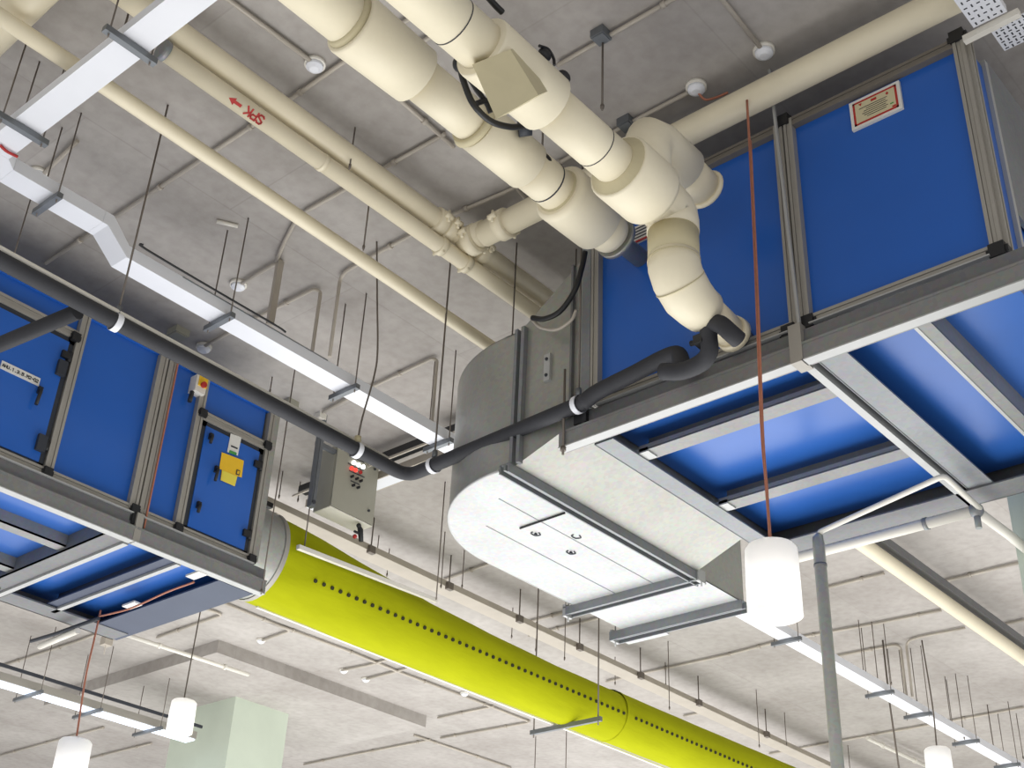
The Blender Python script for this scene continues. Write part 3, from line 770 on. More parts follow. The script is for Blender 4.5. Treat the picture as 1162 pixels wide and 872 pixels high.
# elbow and drop (mitred insulation), then elbow into the unit
mb = MB()
path = fillet([(3.36, yB, zB), (3.545, yB, zB), (3.545, yB, 3.30)], 0.11, 3)
mb.tube(path, 0.108, 24, True, True); mb.build('insulated_elbow', 'cream', pB)
mb = MB(); mb.tube([(3.545, yB, 3.31), (3.545, yB, 3.15)], 0.105, 26); mb.build('insulated_drop', 'putty', pB)
mb = MB(); mb.tube([(3.545, yB, 3.17), (3.545, yB, 3.135), (3.572, yB, 3.085), (3.64, yB, 3.038), (3.70, yB, 3.03), (3.75, yB, 3.03)], [.107, .107, .107, .105, .098, .095], 28); mb.build('insulated_elbow', 'cream', pB)
for c0, d0 in (((3.545, yB, 3.155), (0, 0, 1)), ((3.585, yB, 3.073), (0.8, 0, -0.6))):
    c0 = Vector(c0); d0 = Vector(d0)*0.0022; mb = MB(); mb.tube([c0-d0, c0+d0], 0.1085, 28); mb.build('seam_band', 'putty', pB)
mb = MB(); mb.tube([(3.74, yB, 3.03), (3.955, yB, 3.035)], [0.082, .066], 20); mb.build('pipe_stub', 'cream2', pB)
mb = MB(); mb.tube([(3.945, yB, 3.035), (3.985, yB, 3.035)], [0.076, .08], 18); mb.build('flange_ring', 'cream2', pB)
mb = MB(); mb.tube([(3.95, yB, 3.035), (4.06, yB, 3.035)], 0.055, 18); mb.build('coil_nozzle', 'steel_dk', pB)
# stub above, with a cut off end
zS = 3.70
st = fillet([(3.36, yB, zB+0.06), (3.36, yB, zS), (3.64, yB, zS)], 0.09, 2)
mb = MB(); mb.tube(st, .105, 24); mb.build('insulated_branch', 'cream', pB)
mb = MB(); mb.tube([(3.62, yB, zS), (3.80, yB, zS)], [.086, .082], 24); mb.build('pipe_stub', 'cream2', pB)
mb = MB(); mb.tube([(3.785, yB, zS), (3.80, yB, zS), (3.815, yB, zS)], [.088, .098, .086], 22); mb.build('flange_ring', 'cream2', pB)
# valve boxes on B and A: square insulated covers, black actuators and hoses
def along(px, py, dist):
    d = at(px, py, z=1.0); return d.normalized()*dist
vc = [along(536, 73, 4.66), along(579, 56, 4.66), along(611, 108, 4.60), along(563, 135, 4.60)]
bk = Vector((0.10, 0.045, 0.12))
mb = MB(); mb.hexa(vc+[q+bk for q in vc]); mb.build('valve_cover', 'putty', pB)
for (px, py, yy, zz_) in ((618, 62, 2.36, 3.53), (640, 87, 2.30, 3.52)):
    p = at(px, py, y=yy-0.02); mb = MB(); mb.ball(p, 0.026, 12, 8, (1.2, 0.8, 0.9)); mb.build('black_knob', 'black', pB)
p = at(617, 182, y=2.80); mb = MB(); mb.ball(p, 0.034, 12, 8, (1.3, 0.9, 0.9)); mb.box(p.x-0.04, p.x+0.03, p.y-0.02, p.y+0.04, p.z-0.02, p.z+0.02); mb.build('actuator', 'black', pA)
p = at(595, 146, y=2.72); mb = MB(); mb.tube([p+Vector((-0.015, 0.02, -0.0)), p+Vector((0.02, -0.02, 0.01))], [0.036, 0.034], 14); mb.build('gauge', 'gasket', pA)
# hoses
def hose(px, m, r, label, y=None, x=None, name='rubber_hose', cat='hose'):
    pts = [at(a, b, y=y, x=x) if (x or y) else None for a, b in px]
    mb = MB(); mb.tube(spline(pts), r, 10); return tag(mb.build(name, m), label, cat)
hose([(521, 72), (526, 92), (537, 118), (556, 137), (578, 144), (594, 143)], 'hose', 0.0125, 'black hose loop hanging from the valve cover to the gauge on the left pipe', y=2.55)
hose([(522, 76), (532, 88), (541, 102), (552, 117), (557, 128)], 'hose', 0.0105, 'short inner black hose inside the loop between the two insulated pipes', y=2.56)
hose([(540, 118), (548, 115), (556, 114)], 'hose', 0.011, 'short black crosspiece joining the two hoses at the valve cover', y=2.56)
p = at(524, 73, y=2.55); mb = MB(); mb.ball(p, 0.036, 12, 8, (1, 1, 0.9)); mb.tube([p, p+Vector((-0.03, 0, 0.09))], 0.01, 8); tag(mb.build('cable_gland', 'black'), 'black gland at the top of the hose loop on the right insulated pipe', 'fitting')
hose([(604, 361), (618, 362), (636, 353), (652, 330), (660, 305), (664, 286)], 'hose', 0.0135, 'black hose curving against the grey duct under the capped insulated pipe', x=3.93)
hose([(604, 363), (614, 372), (632, 374), (648, 364), (654, 352)], 'conduit', 0.0085, 'thin grey cable sagging below the black hose on the duct', x=3.96, name='cable', cat='cable')
hose([(553, -4), (562, 6), (570, 14)], 'hose', 0.012, 'short black cable at the top edge above the right insulated pipe', y=2.3, name='cable', cat='cable')
hose([(735, 306), (745, 314), (752, 330)][:0] or [(727, 116-4), (722, 122), (719, 131)][:0] or [(612, 52), (622, 56), (628, 66), (629, 74)], 'hose', 0.006, 'thin black cable loop above the right insulated pipe', y=2.33, name='cable', cat='cable')

# cream cross pipe (runs across, over the front of the right unit)
xC, zC, rC = 3.915, 4.20, 0.068
T_y = at(299.5, 108, z=4.24).y
cpipe = thing('cream_cross_pipe', (xC, 2.4, zC-rC), 'cream pipe under the slab passing over the front of the right air handler', 'pipe')
mb = MB(); mb.tube([(xC, 0.6, zC), (xC, T_y-0.15, zC)], rC, 22); mb.build('pipe_run', 'cream2', cpipe)
# grooved couplings
def coupling(par, c, axis, r, m='cream2'):
    c = Vector(c); a = Vector(axis); mb = MB()
    mb.tube([c-a*0.035, c-a*0.03, c+a*0.03, c+a*0.035], [r*1.02, r*1.22, r*1.22, r*1.02], 20)
    s1 = Vector((0, 0, 1)).cross(a)
    for sg in (1, -1):
        e = c+s1*sg*r*1.3+Vector((0, 0, 0.0)); mb.tube([e-a*0.026, e+a*0.026], 0.016, 8); mb.tube([e-Vector((0, 0, .035)), e+Vector((0, 0, .035))], 0.008, 6)
    return mb.build('grooved_coupling', m, par)
for px, py in ((573, 256), (540, 274)):
    p = at(px, py, z=zC); coupling(cpipe, (xC, p.y, zC), (0, 1, 0), rC)

# fire main: upper pipe with tee, lower sprinkler pipe
zT, rT = 4.24, 0.058
tm = thing('fire_main', (3.5, T_y, zT-rT), 'upper cream fire pipe running behind the one marked SPK', 'pipe')
mb = MB(); mb.tube([(0.3, T_y, zT), (6.2, T_y, zT)], rT, 20); mb.build('pipe_run', 'cream2', tm)
for dx in (-0.19, -0.12): coupling(tm, (xC+dx, T_y, zT), (1, 0, 0), rT)
mb = MB(); mb.tube([(xC, T_y-0.16, zT-0.03), (xC, T_y, zT-0.02)], rC*1.02, 18); mb.build('tee_branch', 'cream2', tm)
coupling(tm, (xC+0.14, T_y, zT), (1, 0, 0), rT)
zSp, rS = 4.13, 0.044
S_y = 3.96
sm_ = thing('sprinkler_pipe', (3.5, S_y, zSp-rS), 'lower cream sprinkler pipe marked SPK with a red arrow', 'pipe')
mb = MB(); mb.tube([(2.02, S_y, zSp), (6.2, S_y, zSp), (6.3, S_y, zSp), (15, S_y, zSp)], [rS, rS, 0.058, 0.058], 20); mb.build('pipe_run', 'cream2', sm_)
mb = MB(); mb.tube([(2.0, S_y, zSp), (2.03, S_y, zSp)], rS*1.12, 18); mb.build('end_cap', 'steel', sm_)
for px in (500, 528):
    p = at(px, 276+(px-493)*0.72, y=S_y); mb = MB(); mb.tube([(p.x-0.02, S_y, zSp), (p.x+0.02, S_y, zSp)], rS*1.14, 18); mb.tube([(p.x, S_y-0.03, zSp-0.045), (p.x, S_y+0.05, zSp-0.03)], 0.009, 8); mb.build('grooved_coupling', 'cream2', sm_)
p = at(366, 180, y=S_y); mb = MB(); mb.tube([(p.x-0.012, S_y, zSp), (p.x+0.012, S_y, zSp)], rS*1.06, 18); mb.build('pipe_clip', 'cream2', sm_)
# SPK lettering on the under side facing the hall, upside down
nrm = Vector((0, -0.62, -0.78)).normalized(); uy = Vector((0, 0.78, -0.62)).normalized()
def pt_on_S(px, py):
    q = at(px, py, y=S_y-0.03); return q
xs_ = at(298, 137, y=S_y-0.03).x
orgS = Vector((xs_, S_y, zSp))+nrm*(rS+0.001)-uy*0.020
mb = MB(); letters(mb, 'SPK', orgS, (-1, 0, 0), uy, nrm, 0.040, 0.0085); mb.build('lettering', 'red', sm_)
aw = Vector((at(274, 121, y=S_y-0.03).x, S_y, zSp))+nrm*(rS+0.001)
mb = MB(); mb.bar(aw, aw+Vector((-0.04, 0, 0)), 0.015, 0.002, uy)
o = len(mb.v); tip = aw+Vector((-0.072, 0, 0)); mb.v += [tip, aw+Vector((-0.038, 0, 0))+uy*0.019, aw+Vector((-0.038, 0, 0))-uy*0.019]; mb.face((o, o+1, o+2)); mb.build('arrow', 'red', sm_)
# small pressure gauge/test cap near the left end of the sprinkler pipe
p = at(172, 58, y=S_y-0.02)

# thin pipe
th = thing('thin_pipe', (3, 4.06, 3.81), 'slim cream pipe running below the slab left of the SPK pipe', 'pipe')
mb = MB(); mb.tube([(0.9, 4.25, 4.03), (1.956, 4.25, 4.03), (4.48, 4.285, 4.03), (6.2, 4.30, 4.03)], 0.038, 18); mb.build('pipe_run', 'cream2', th)
# cream beam like pipe at top left corner
a_ = at(0, 28, z=4.25); 
mb = MB(); mb.tube([at(-30, 55, z=4.2), at(60, -35, z=4.2)], 0.10, 18)
tag(mb.build('cream_cross_pipe', 'cream2'), 'cream pipe crossing the top left corner of the view', 'pipe')

# ------------------------------------------------------------------ black condensate pipe
bp = thing('drain_pipe', (3.0, 4.5, 3.05), 'long black foam covered drain pipe crossing the view below both blue units', 'pipe')
X9 = 3.925
p1 = at(462, 541, z=3.10); p2 = at(660, 458, x=X9+0.02)
mb = MB(); mb.tube(fillet([(0.6, 4.50, 3.13), (1.9, 4.505, 3.12), p1, p2, at(668, 452, x=X9+0.01)], 0.10, 6), 0.036, 18); mb.build('pipe_run', 'foam', bp)
seq = [at(*q, x=X9) for q in ((662, 457), (680, 444), (720, 424), (752, 407), (768, 402), (773, 410), (775, 424))]
mb = MB(); mb.tube(spline(seq, 5), 0.037, 16); mb.build('pipe_bend', 'foam', bp)
seq = [at(*q, x=x_) for q, x_ in (((752, 422), 3.82), ((775, 421), 3.82), ((797, 411), 3.81), ((805, 398), 3.79), ((804, 380), 3.77), ((807, 369), 3.76), ((817, 368), 3.75), ((829, 378), 3.76), ((838, 386), 3.80))]
mb = MB(); mb.tube(spline(seq, 5), 0.037, 16); mb.build('trap_bend', 'foam', bp)
p = at(798, 387, x=3.77); mb = MB(); mb.box(p.x-0.03, p.x+0.03, p.y-0.01, p.y+0.03, p.z-0.02, p.z+0.02); mb.tube([p, p+Vector((0, 0.06, 0.01))], 0.012, 8); mb.build('valve_handle', 'black', bp)
# branch at left
mb = MB(); mb.tube([at(-40, 408, z=3.06), at(88, 354, z=3.11)], 0.035, 16); mb.build('branch', 'foam', bp)
mb = MB(); mb.bar((0.6, 4.47, 3.185), (1.9, 4.475, 3.178), 0.018, 0.018); 
mb = MB(); mb.tube([(0.6, 4.50, 3.181), (1.9, 4.505, 3.172), (4.05, 4.50, 3.154)], 0.013, 10)
tag(mb.build('white_conduit', 'offwhite'), 'pale conduit lying along the top of the black drain pipe', 'conduit')

def band(par, c, d, r, w=0.03, m='white'):
    c = Vector(c); d = Vector(d).normalized(); mb = MB(); mb.tube([c-d*w/2, c+d*w/2], r, 20, False); mb.tube([c+d*w/2, c-d*w/2], r*0.93, 20, False)
    return mb.build('clamp_band', m, par)

def pipe_hanger(name, label, c, d, r, top=H, lean=(0, 0), band_m='white', rod_r=0.005, group=None):
    """rod from the slab with a clamp band round a pipe"""
    c = Vector(c); t = thing(name, c, label, 'hanger', group)
    band(t, c, d, r, 0.03, band_m)
    mb = MB(); mb.tube([c+Vector((0, 0, r*0.95)), (c.x+lean[0], c.y+lean[1], top)], rod_r, 8); mb.build('rod', 'rod', t)
    mb = MB(); mb.tube([c+Vector((0, 0, r*0.9)), c+Vector((0, 0, r+0.04))], 0.014, 8); mb.build('swivel', 'strut', t)
    return t
U_, V_ = (1, 0, 0), (0, 1, 0)
ca = at(124, 378, y=4.505)
pipe_hanger('pipe_hanger', 'white clamp and rod on the left stretch of the black drain pipe', (2.385, 4.505, 3.116), U_, 0.043)
cb = at(404, 512, y=4.49)
t_ = thing('pipe_hanger', cb, 'white clamp with bowed wire in front of the grey control box', 'hanger')
band(t_, (cb.x, 4.487, 3.102), U_, 0.043)
mb = MB(); mb.tube(spline([(cb.x, 4.487, 3.14), at(411, 475, y=4.48), at(425, 425, y=4.48), at(428.5, 395, y=4.48), at(428, 340, y=4.478), (3.786, 4.476, H)]), 0.005, 8); mb.build('rod', 'rod', t_)
mb = MB(); mb.tube([(cb.x, 4.487, 3.14), (cb.x, 4.487, 3.18)], 0.018, 10); mb.build('swivel', 'putty', t_)
d_ = (p2-p1).normalized()
f_ = (495-462)/(660-462.0)
cc = p1+(p2-p1)*0.175
pipe_hanger('pipe_hanger', 'white clamp and rod just right of the bend of the black pipe', cc, d_, 0.043)
cc2 = p1+(p2-p1)*0.985
pipe_hanger('pipe_hanger', 'white clamp and rod at the lower left corner of the right blue unit', cc2, d_, 0.043)
mb = MB(); q = at(664, 468, x=XF-0.03); mb.box(q.x-0.02, q.x+0.03, q.y-0.02, q.y+0.05, q.z-0.06, q.z-0.01); mb.tube([q, q+Vector((0, 0.0, -0.07))], 0.02, 8)
tag(mb.build('beam_clamp', 'black'), 'black clamp at the left end of the right unit base under the pipe band', 'clamp')

# ------------------------------------------------------------------ trays
def trough(mb, a, b, w, h):
    """closed trunking: box along a-b with bottom centre line"""
    a = Vector(a); b = Vector(b); mb.bar(a+Vector((0, 0, h/2)), b+Vector((0, 0, h/2)), w, h); return mb
tr = thing('cable_trunking', (2.5, 4.95, 3.77), 'long white cable trunking crossing under the slab with a step and a corner', 'trunking')
yt = 4.975
mb = MB(); trough(mb, (2.575, yt, 3.77), (5.0, yt, 3.77), 0.13, 0.07); mb.build('trunking_run', 'white', tr)
mb = MB(); trough(mb, (5.0, yt, 3.77), (22, yt, 3.77), 0.13, 0.07); mb.build('trunking_run', 'white', tr)
mb = MB(); s_ = [(2.41, 3.885), (2.44, 3.885), (2.575, 3.77), (2.575, 3.84), (2.46, 3.955), (2.41, 3.955)]
mb.prism(s_, 'y', yt-0.065, yt+0.065); mb.build('trunking_step', 'white', tr)
mb = MB(); trough(mb, (1.921, yt, 3.885), (2.409, yt, 3.885), 0.13, 0.07); mb.build('trunking_run', 'white', tr)
mb = MB(); mb.prism([(1.735, 4.86), (1.865, 4.86), (1.92, 4.91), (1.92, 5.04), (1.80, 5.04), (1.735, 4.98)], 'z', 3.885, 3.955); mb.build('trunking_corner', 'white', tr)
mb = MB(); trough(mb, (1.80, 4.859, 3.885), (1.80, 0.8, 3.885), 0.13, 0.055); mb.build('trunking_run', 'white', tr)
mb = MB(); mb.box(2.9, 3.9, yt-0.068, yt-0.064, 3.835, 3.842); mb.build('lid_edge', 'steel', tr)
mb = MB(); mb.tube(spline([at(0, 165, z=3.875), at(8, 172, z=3.872), at(20, 178, z=3.875)]), 0.007, 8); tag(mb.build('wire', 'red'), 'short red wire end at the corner of the white trunking', 'wire')
mb = MB(); mb.tube(spline([(2.62, 4.87, 3.86), (2.66, 4.88, 3.85), (3.2, 4.885, 3.85), (3.5, 4.885, 3.85), (3.57, 4.886, 3.845)]), 0.006, 8)
tag(mb.build('cable', 'black'), 'thin black cable lying along the white trunking after its step', 'cable')

def trapeze(x, y0, y1, zz, label, along='y', top=H, bar_w=0.03, group=None):
    t = thing('trapeze_hanger', ((x, (y0+y1)/2, zz) if along == 'y' else ((y0+y1)/2, x, zz)), label, 'hanger', group)
    P = (lambda v, z: (x, v, z)) if along == 'y' else (lambda v, z: (v, x, z))
    mb = MB(); mb.bar(P(y0, zz), P(y1, zz), bar_w, 0.03); mb.build('strut', 'strut', t)
    for v in (y0+0.025, y1-0.025):
        mb = MB(); mb.tube([P(v, zz-0.03), P(v, top)], 0.004, 8); mb.build('rod', 'rod', t)
    return t
trapeze(3.205, 4.86, 5.09, 3.75, 'trapeze hanger on the white trunking above the yellow isolator switch')
trapeze(4.10, 4.86, 5.09, 3.75, 'trapeze hanger on the white trunking just left of the control box top')
trapeze(4.88, 4.86, 5.09, 3.75, 'trapeze hanger where the white trunking meets the dark cable tray')
trapeze(2.15, 4.87, 5.09, 3.865, 'trapeze hanger on the white trunking between its corner and its step')
trapeze(at(37, 154, z=3.865).y, 1.66, 1.91, 3.865, 'trapeze hanger on the trunking just before its corner at left', along='x')
trapeze(at(158, 59, z=3.865).y, 1.66, 1.91, 3.865, 'trapeze hanger on the trunking where it crosses the sprinkler pipe', along='x')
for px, py, nm in ((886, 727, 'first trapeze hanger on the trunking right of the bright hanging lamp'), (990, 787, 'trapeze hanger on the trunking, next right of the galvanised pole'), (1036, 811, 'middle trapeze hanger on the trunking between the pole and the small far lamp'), (1088, 842, 'trapeze hanger on the trunking just above the small far lamp'), (1138, 868, 'farthest trapeze hanger on the trunking at the lower right corner')):
    x = at(px, py, z=3.77).x
    trapeze(x, 4.84, 5.11, 3.75, nm)
# dark cable tray crossing
ct = thing('cable_tray', (5.55, 5.3, 4.17), 'cable tray with black cables crossing behind the bend of the black pipe', 'cable tray')
mb = MB(); mb.box(5.545, 5.66, 5.2, 7.0, 4.17, 4.177); mb.build('tray_bottom', 'white', ct)
mb = MB(); mb.box(5.535, 5.545, 5.2, 7.0, 4.17, 4.23); mb.box(5.66, 5.67, 5.2, 7.0, 4.17, 4.23); mb.box(5.40, 5.412, 5.2, 7.0, 4.2, 4.215); mb.build('side_rail', 'conduit', ct)
mb = MB(); mb.box(5.45, 5.53, 5.2, 5.56, 4.26, 4.31); mb.box(5.45, 5.53, 5.72, 7.0, 4.26, 4.31); mb.build('cable_bundle', 'black', ct)
mb = MB(); mb.bar((4.44, 6.6, 3.82), (4.93, 6.6, 3.82), 0.04, 0.035); tag(mb.build('cable', 'black'), 'straight black cable between the left blue unit and the strut post', 'cable')

# grey tray behind the green duct
gt = thing('cable_tray', (8, 7.2, 4.1), 'long pale grey cable tray running behind the green duct near the slab', 'cable tray')
mb = MB(); mb.bar((4.9, 7.16, 4.12), (24, 7.24, 4.12), 0.16, 0.012); mb.build('tray_bottom', 'conduit', gt)
mb = MB(); mb.bar((4.9, 7.08, 4.14), (24, 7.16, 4.14), 0.008, 0.05); mb.bar((4.9, 7.24, 4.14), (24, 7.32, 4.14), 0.008, 0.05); mb.build('side_rail', 'conduit', gt)
for i, x in enumerate((6.3, 7.2, 8.1, 8.95, 9.9, 10.9, 12.2)):
    mb = MB(); mb.tube([(x, 7.08, 4.10), (x, 7.08, H)], 0.006, 8); mb.box(x-0.03, x+0.03, 7.055, 7.095, 4.09, 4.15)
    t_ = mb.build('tray_hanger', 'rod'); tag(t_, 'short rod and bracket on the grey tray behind the green duct', 'hanger', 'brackets along the grey tray')

# light trunking lower left
ls = thing('light_strip', (6, 11.7, 3.77), 'lit white lighting trunking at lower left running to the small lamp', 'light')
mb = MB(); mb.box(3.2, 8.15, 11.60, 11.80, 3.785, 3.86); mb.build('housing', 'alu', ls)
mb = MB(); mb.box(3.2, 8.15, 11.62, 11.78, 3.77, 3.786); mb.build('lit_diffuser', 'tube', ls)
mb = MB(); mb.bar((3.2, 11.53, 3.90), (8.15, 11.53, 3.90), 0.02, 0.03); mb.build('cable', 'gasket', ls)
for k, (px, py) in enumerate(((24, 790), (84, 812), (152, 832))):
    x = at(px, py, z=3.77).x
    trapeze(x, 11.45, 11.95, 3.745, ('leftmost trapeze bar under the lit trunking at lower left', 'middle trapeze bar under the lit trunking at lower left', 'trapeze bar under the lit trunking nearest to the green column')[k])
# perforated trays, top right
def perforated(name, x0, x1, y0, y1, z, label, nx, ny):
    t = thing(name, ((x0+x1)/2, (y0+y1)/2, z), label, 'cable tray')
    mb = MB(); mb.box(x0, x1, y0, y1, z, z+0.006); mb.box(x0, x1, y0-0.004, y0, z, z+0.04); mb.box(x0, x1, y1, y1+0.004, z, z+0.04); mb.build('tray_bottom', 'white', t)
    hm = MB()
    for i in range(nx):
        for j in range(ny):
            x = x0+(x1-x0)*(i+0.5)/nx; y = y0+(y1-y0)*(j+0.5)/ny
            if (i+j) % 2: hm.box(x-0.008, x+0.008, y-0.003, y+0.003, z-0.001, z+0.001)
            else: hm.box(x-0.003, x+0.003, y-0.007, y+0.007, z-0.001, z+0.001)
    hm.build('slot', 'ink', t)['kind'] = 'stuff'
    return t
perforated('perforated_tray', 3.2, 3.925, 1.005, 1.135, 4.0, 'white perforated cable tray cut off at the top right corner', 22, 5)
perforated('perforated_tray', 3.975, 4.12, 0.88, 1.09, 4.0, 'lower white perforated tray piece beside the right corner post', 7, 9)
mb = MB(); mb.bar(at(1094, 46, z=3.99), at(1157, 14, z=3.99), 0.028, 0.03)
tag(mb.build('tray_bracket', 'offwhite'), 'pale bracket bar between the two perforated trays at top right', 'bracket')

# ------------------------------------------------------------------ ceiling conduits
def conduit(px, label, r=0.011, z=4.379, m='conduit', bend=0.06, drops=None, name='conduit'):
    pts = [at(a, b, z=z) for a, b in px]
    if drops:
        e = pts[-1]; pts.append(Vector((e.x, e.y, drops)))
    mb = MB(); mb.tube(fillet(pts, bend, 5), r, 10)
    for p, q in zip(pts, pts[1:]):
        L = (q-p).length
        if abs(q.z-p.z) < 0.05 and L > 0.5:
            k = 0.35
            while k < L:
                c = p+(q-p)*(k/L); d = (q-p).normalized(); mb.tube([c-d*0.012, c+d*0.012], r*1.5, 8); k += 0.75
    return tag(mb.build(name, m), label, 'conduit')
conduit([(52, 299), (289, 141), (392, 69), (470, 18), (520, -15)], 'ceiling conduit crossing from the trunking step to the top centre')
conduit([(240, -14), (261, 1), (354, 70)], 'ceiling conduit ending at the round detector left of the insulated pipes')
conduit([(505, 152), (345, 241), (334, 253), (321, 278), (314, 296)], 'ceiling conduit turning down beside the broad vertical duct strip')
conduit([(427, 90), (515, 167)], 'ceiling conduit running beside the left insulated pipe')
conduit([(465, 55), (503, 34), (540, 14)], 'short ceiling conduit seen between the two insulated pipes')
conduit([(781, 105), (695, 150), (590, 211), (494, 252), (418, 293), (392, 308), (386, 316)], 'long ceiling conduit from the middle detector to the double drop', drops=3.84, bend=0.12)
conduit([(586, 213), (605, 236)], 'stub of ceiling conduit just above the coupled pipe')
conduit([(232, 393), (281, 366), (356, 328), (364, 331)], 'ceiling conduit from the detector over the isolator to the double drop', drops=3.84, bend=0.1)
conduit([(272, 323), (313, 299), (320, 303)], 'ceiling conduit from the detector above the white trunking', bend=0.06)
conduit([(366, 468), (412, 444), (490, 407), (496, 409)], 'ceiling conduit from the strut post passing above the white trunking', drops=3.84, bend=0.1)
conduit([(633, 74), (680, 47), (790, -16)], 'ceiling conduit with a grey box, right of the insulated pipes')
conduit([(863, 54), (820, 0), (805, -18)], 'ceiling conduit ending at the detector above the cream cross pipe')
conduit([(28, 214), (48, 197)], 'short ceiling conduit behind the trunking corner')
conduit([(30, 213), (50, 197), (88, 160)], 'ceiling conduit to the detector behind the trunking corner')
mb = MB(); q = at(318, 297, z=4.385); mb.box(q.x-0.02, q.x+0.02, q.y-0.012, q.y+0.012, 3.95, 4.39); tag(mb.build('drop_trunking', 'conduit'), 'broad vertical cable duct strip dropping from the slab', 'trunking')
# far conduits
far = [([(503, 659), (560, 638)], 'far ceiling conduit seen left of the white duct underside'),
       ([(593, 708), (650, 693)], 'far ceiling conduit seen just under the rounded duct heel'),
       ([(600, 722), (686, 700), (760, 683)], 'far ceiling conduit passing behind the duct outlet flange'),
       ([(688, 774), (722, 766), (828, 743), (884, 728), (1000, 707), (1068, 693)], 'long far ceiling conduit below the bright hanging lamp'),
       ([(936, 668), (1003, 651), (1058, 663-23), (1060, 639)][:2], 'far ceiling conduit just right of the pole'),
       ([(1056, 664), (1156, 639)], 'far ceiling conduit between the lower right pipe and the column'),
       ([(873, 856), (960, 840), (1060, 822), (1131, 809), (1162, 803)], 'far ceiling conduit above the lower right corner'),
       ([(1120, 714), (1162, 704)], 'far ceiling conduit at the right edge below the cream pipe'),
       ([(0, 757), (89, 728), (110, 720)], 'ceiling conduit under the left unit at the left edge'),
       ([(0, 858), (58, 842), (118, 826)], 'ceiling conduit below the lit trunking at the left edge'),
       ([(98, 862), (172, 844)], 'ceiling conduit just left of the green column'),
       ([(178, 724), (253, 698), (230, 690)], 'bent ceiling conduit below the left unit corner'),
       ([(295, 728), (330, 716), (250, 683)], 'ceiling conduit with a detector above the dropped slab corner'),
       ([(300, 704), (400, 741), (455, 764), (525, 790)], 'ceiling conduit running below the lower edge of the green duct'),
       ([(388, 761), (420, 755), (442, 748)], 'short ceiling conduit under the green duct, the nearer of two'),
       ([(416, 771), (448, 763), (468, 757)], 'short ceiling conduit under the green duct, the farther of two'),
       ([(525, 790), (602, 820), (500, 838)], 'ceiling conduit corner under the middle of the green duct'),
       ([(345, 868), (400, 857), (488, 840)], 'ceiling conduit at the bottom edge right of the green column'),
       ([(497, 815), (560, 802)], 'ceiling conduit meeting the dropped slab corner'),
       ([(480, 527+200), (510, 720)], 'tiny ceiling conduit beyond the green duct middle'),
       ([(470, 835), (580, 872)], 'pale ceiling conduit near the bottom edge under the green duct'),
       ([(776, 813), (812, 806)], 'small ceiling conduit beyond the green duct')]
for px, lab in far: conduit(px, lab, 0.013)
conduit([(950, 745), (1016, 732), (1022, 735)], 'far ceiling conduit turning down left of the double drop', 0.013, drops=3.86, bend=0.15)
conduit([(1095, 713), (1040, 724), (1028, 729)], 'far ceiling conduit turning down right of the double drop', 0.012, drops=3.86, bend=0.2)
conduit([(144, 721), (282, 766)], 'pale pipe in front of the dropped slab at lower left', 0.02, 4.1, 'offwhite')
conduit([(984, 838), (1056, 872)], 'pale diagonal conduit left of the small far lamp', 0.022, 4.3, 'offwhite')

# round detectors
def detector(px, py, label, s=1.0, z=H):
    p = at(px, py, z=z-0.03); t = thing('smoke_detector', p, label, 'detector')
    mb = MB(); mb.tube([(p.x, p.y, z), (p.x, p.y, z-0.02*s)], 0.05*s, 18); mb.build('base', 'offwhite', t)
    mb = MB(); mb.tube([(p.x, p.y, z-0.018*s), (p.x, p.y, z-0.035*s), (p.x, p.y, z-0.048*s)], [0.042*s, 0.04*s, 0.022*s], 18); mb.build('head', 'white', t)
for a in ((357, 76, 'white round detector on the slab left of the insulated pipes'), (790, 102, 'white round detector with a loose orange wire'), (867, 61, 'white round detector above the cream cross pipe'),
          (270, 326, 'white round detector above the white trunking'), (231, 397, 'white round detector above the isolator switch'), (43, 200, 'white round detector behind the trunking corner')): detector(*a)
for a in ((390, 763, 'small detector under the green duct, the nearer of two'), (415, 773, 'small detector under the green duct, the farther of two'), (296, 729, 'small detector above the corner of the dropped slab'), (527, 789, 'small detector under the middle of the green duct')): detector(*a, 0.9)
mb = MB(); mb.tube(spline([at(792, 105, z=4.36), at(800, 113, z=4.33), at(812, 111, z=4.34), at(826, 105, z=4.36)]), 0.006, 8); tag(mb.build('wire', 'orange'), 'loose orange wire curling from the detector by the cream cross pipe', 'wire')
# junction boxes
def jbox(px, py, s, label, m='conduit', z=H, d=0.045):
    p = at(px, py, z=z); mb = MB(); mb.box(p.x-s, p.x+s, p.y-s, p.y+s, z-d, z)
    mb.box(p.x-s*0.85, p.x+s*0.85, p.y-s*0.85, p.y+s*0.85, z-d-0.006, z-d); return tag(mb.build('junction_box', m), label, 'junction box')
jbox(682, 36, 0.035, 'small grey box on the conduit above the right insulated pipe', 'strut')
jbox(711, 136, 0.035, 'small grey box on the slab behind the bend of the right insulated pipe', 'strut')
jbox(203, 375, 0.05, 'grey green box on the slab above the left blue unit', 'greypaint')
jbox(329, 456, 0.045, 'grey box on the slab left of the strut post', 'greypaint')
jbox(364, 470, 0.03, 'pale box on the slab at the head of the strut post', 'offwhite')
p = at(258, 254, z=4.39); mb = MB(); mb.tube([p+Vector((-0.05, 0.03, 0)), p+Vector((0.05, -0.03, 0))], 0.012, 8); tag(mb.build('ceiling_clip', 'offwhite'), 'short pale yellow clip on the bare slab above the trunking', 'clip')

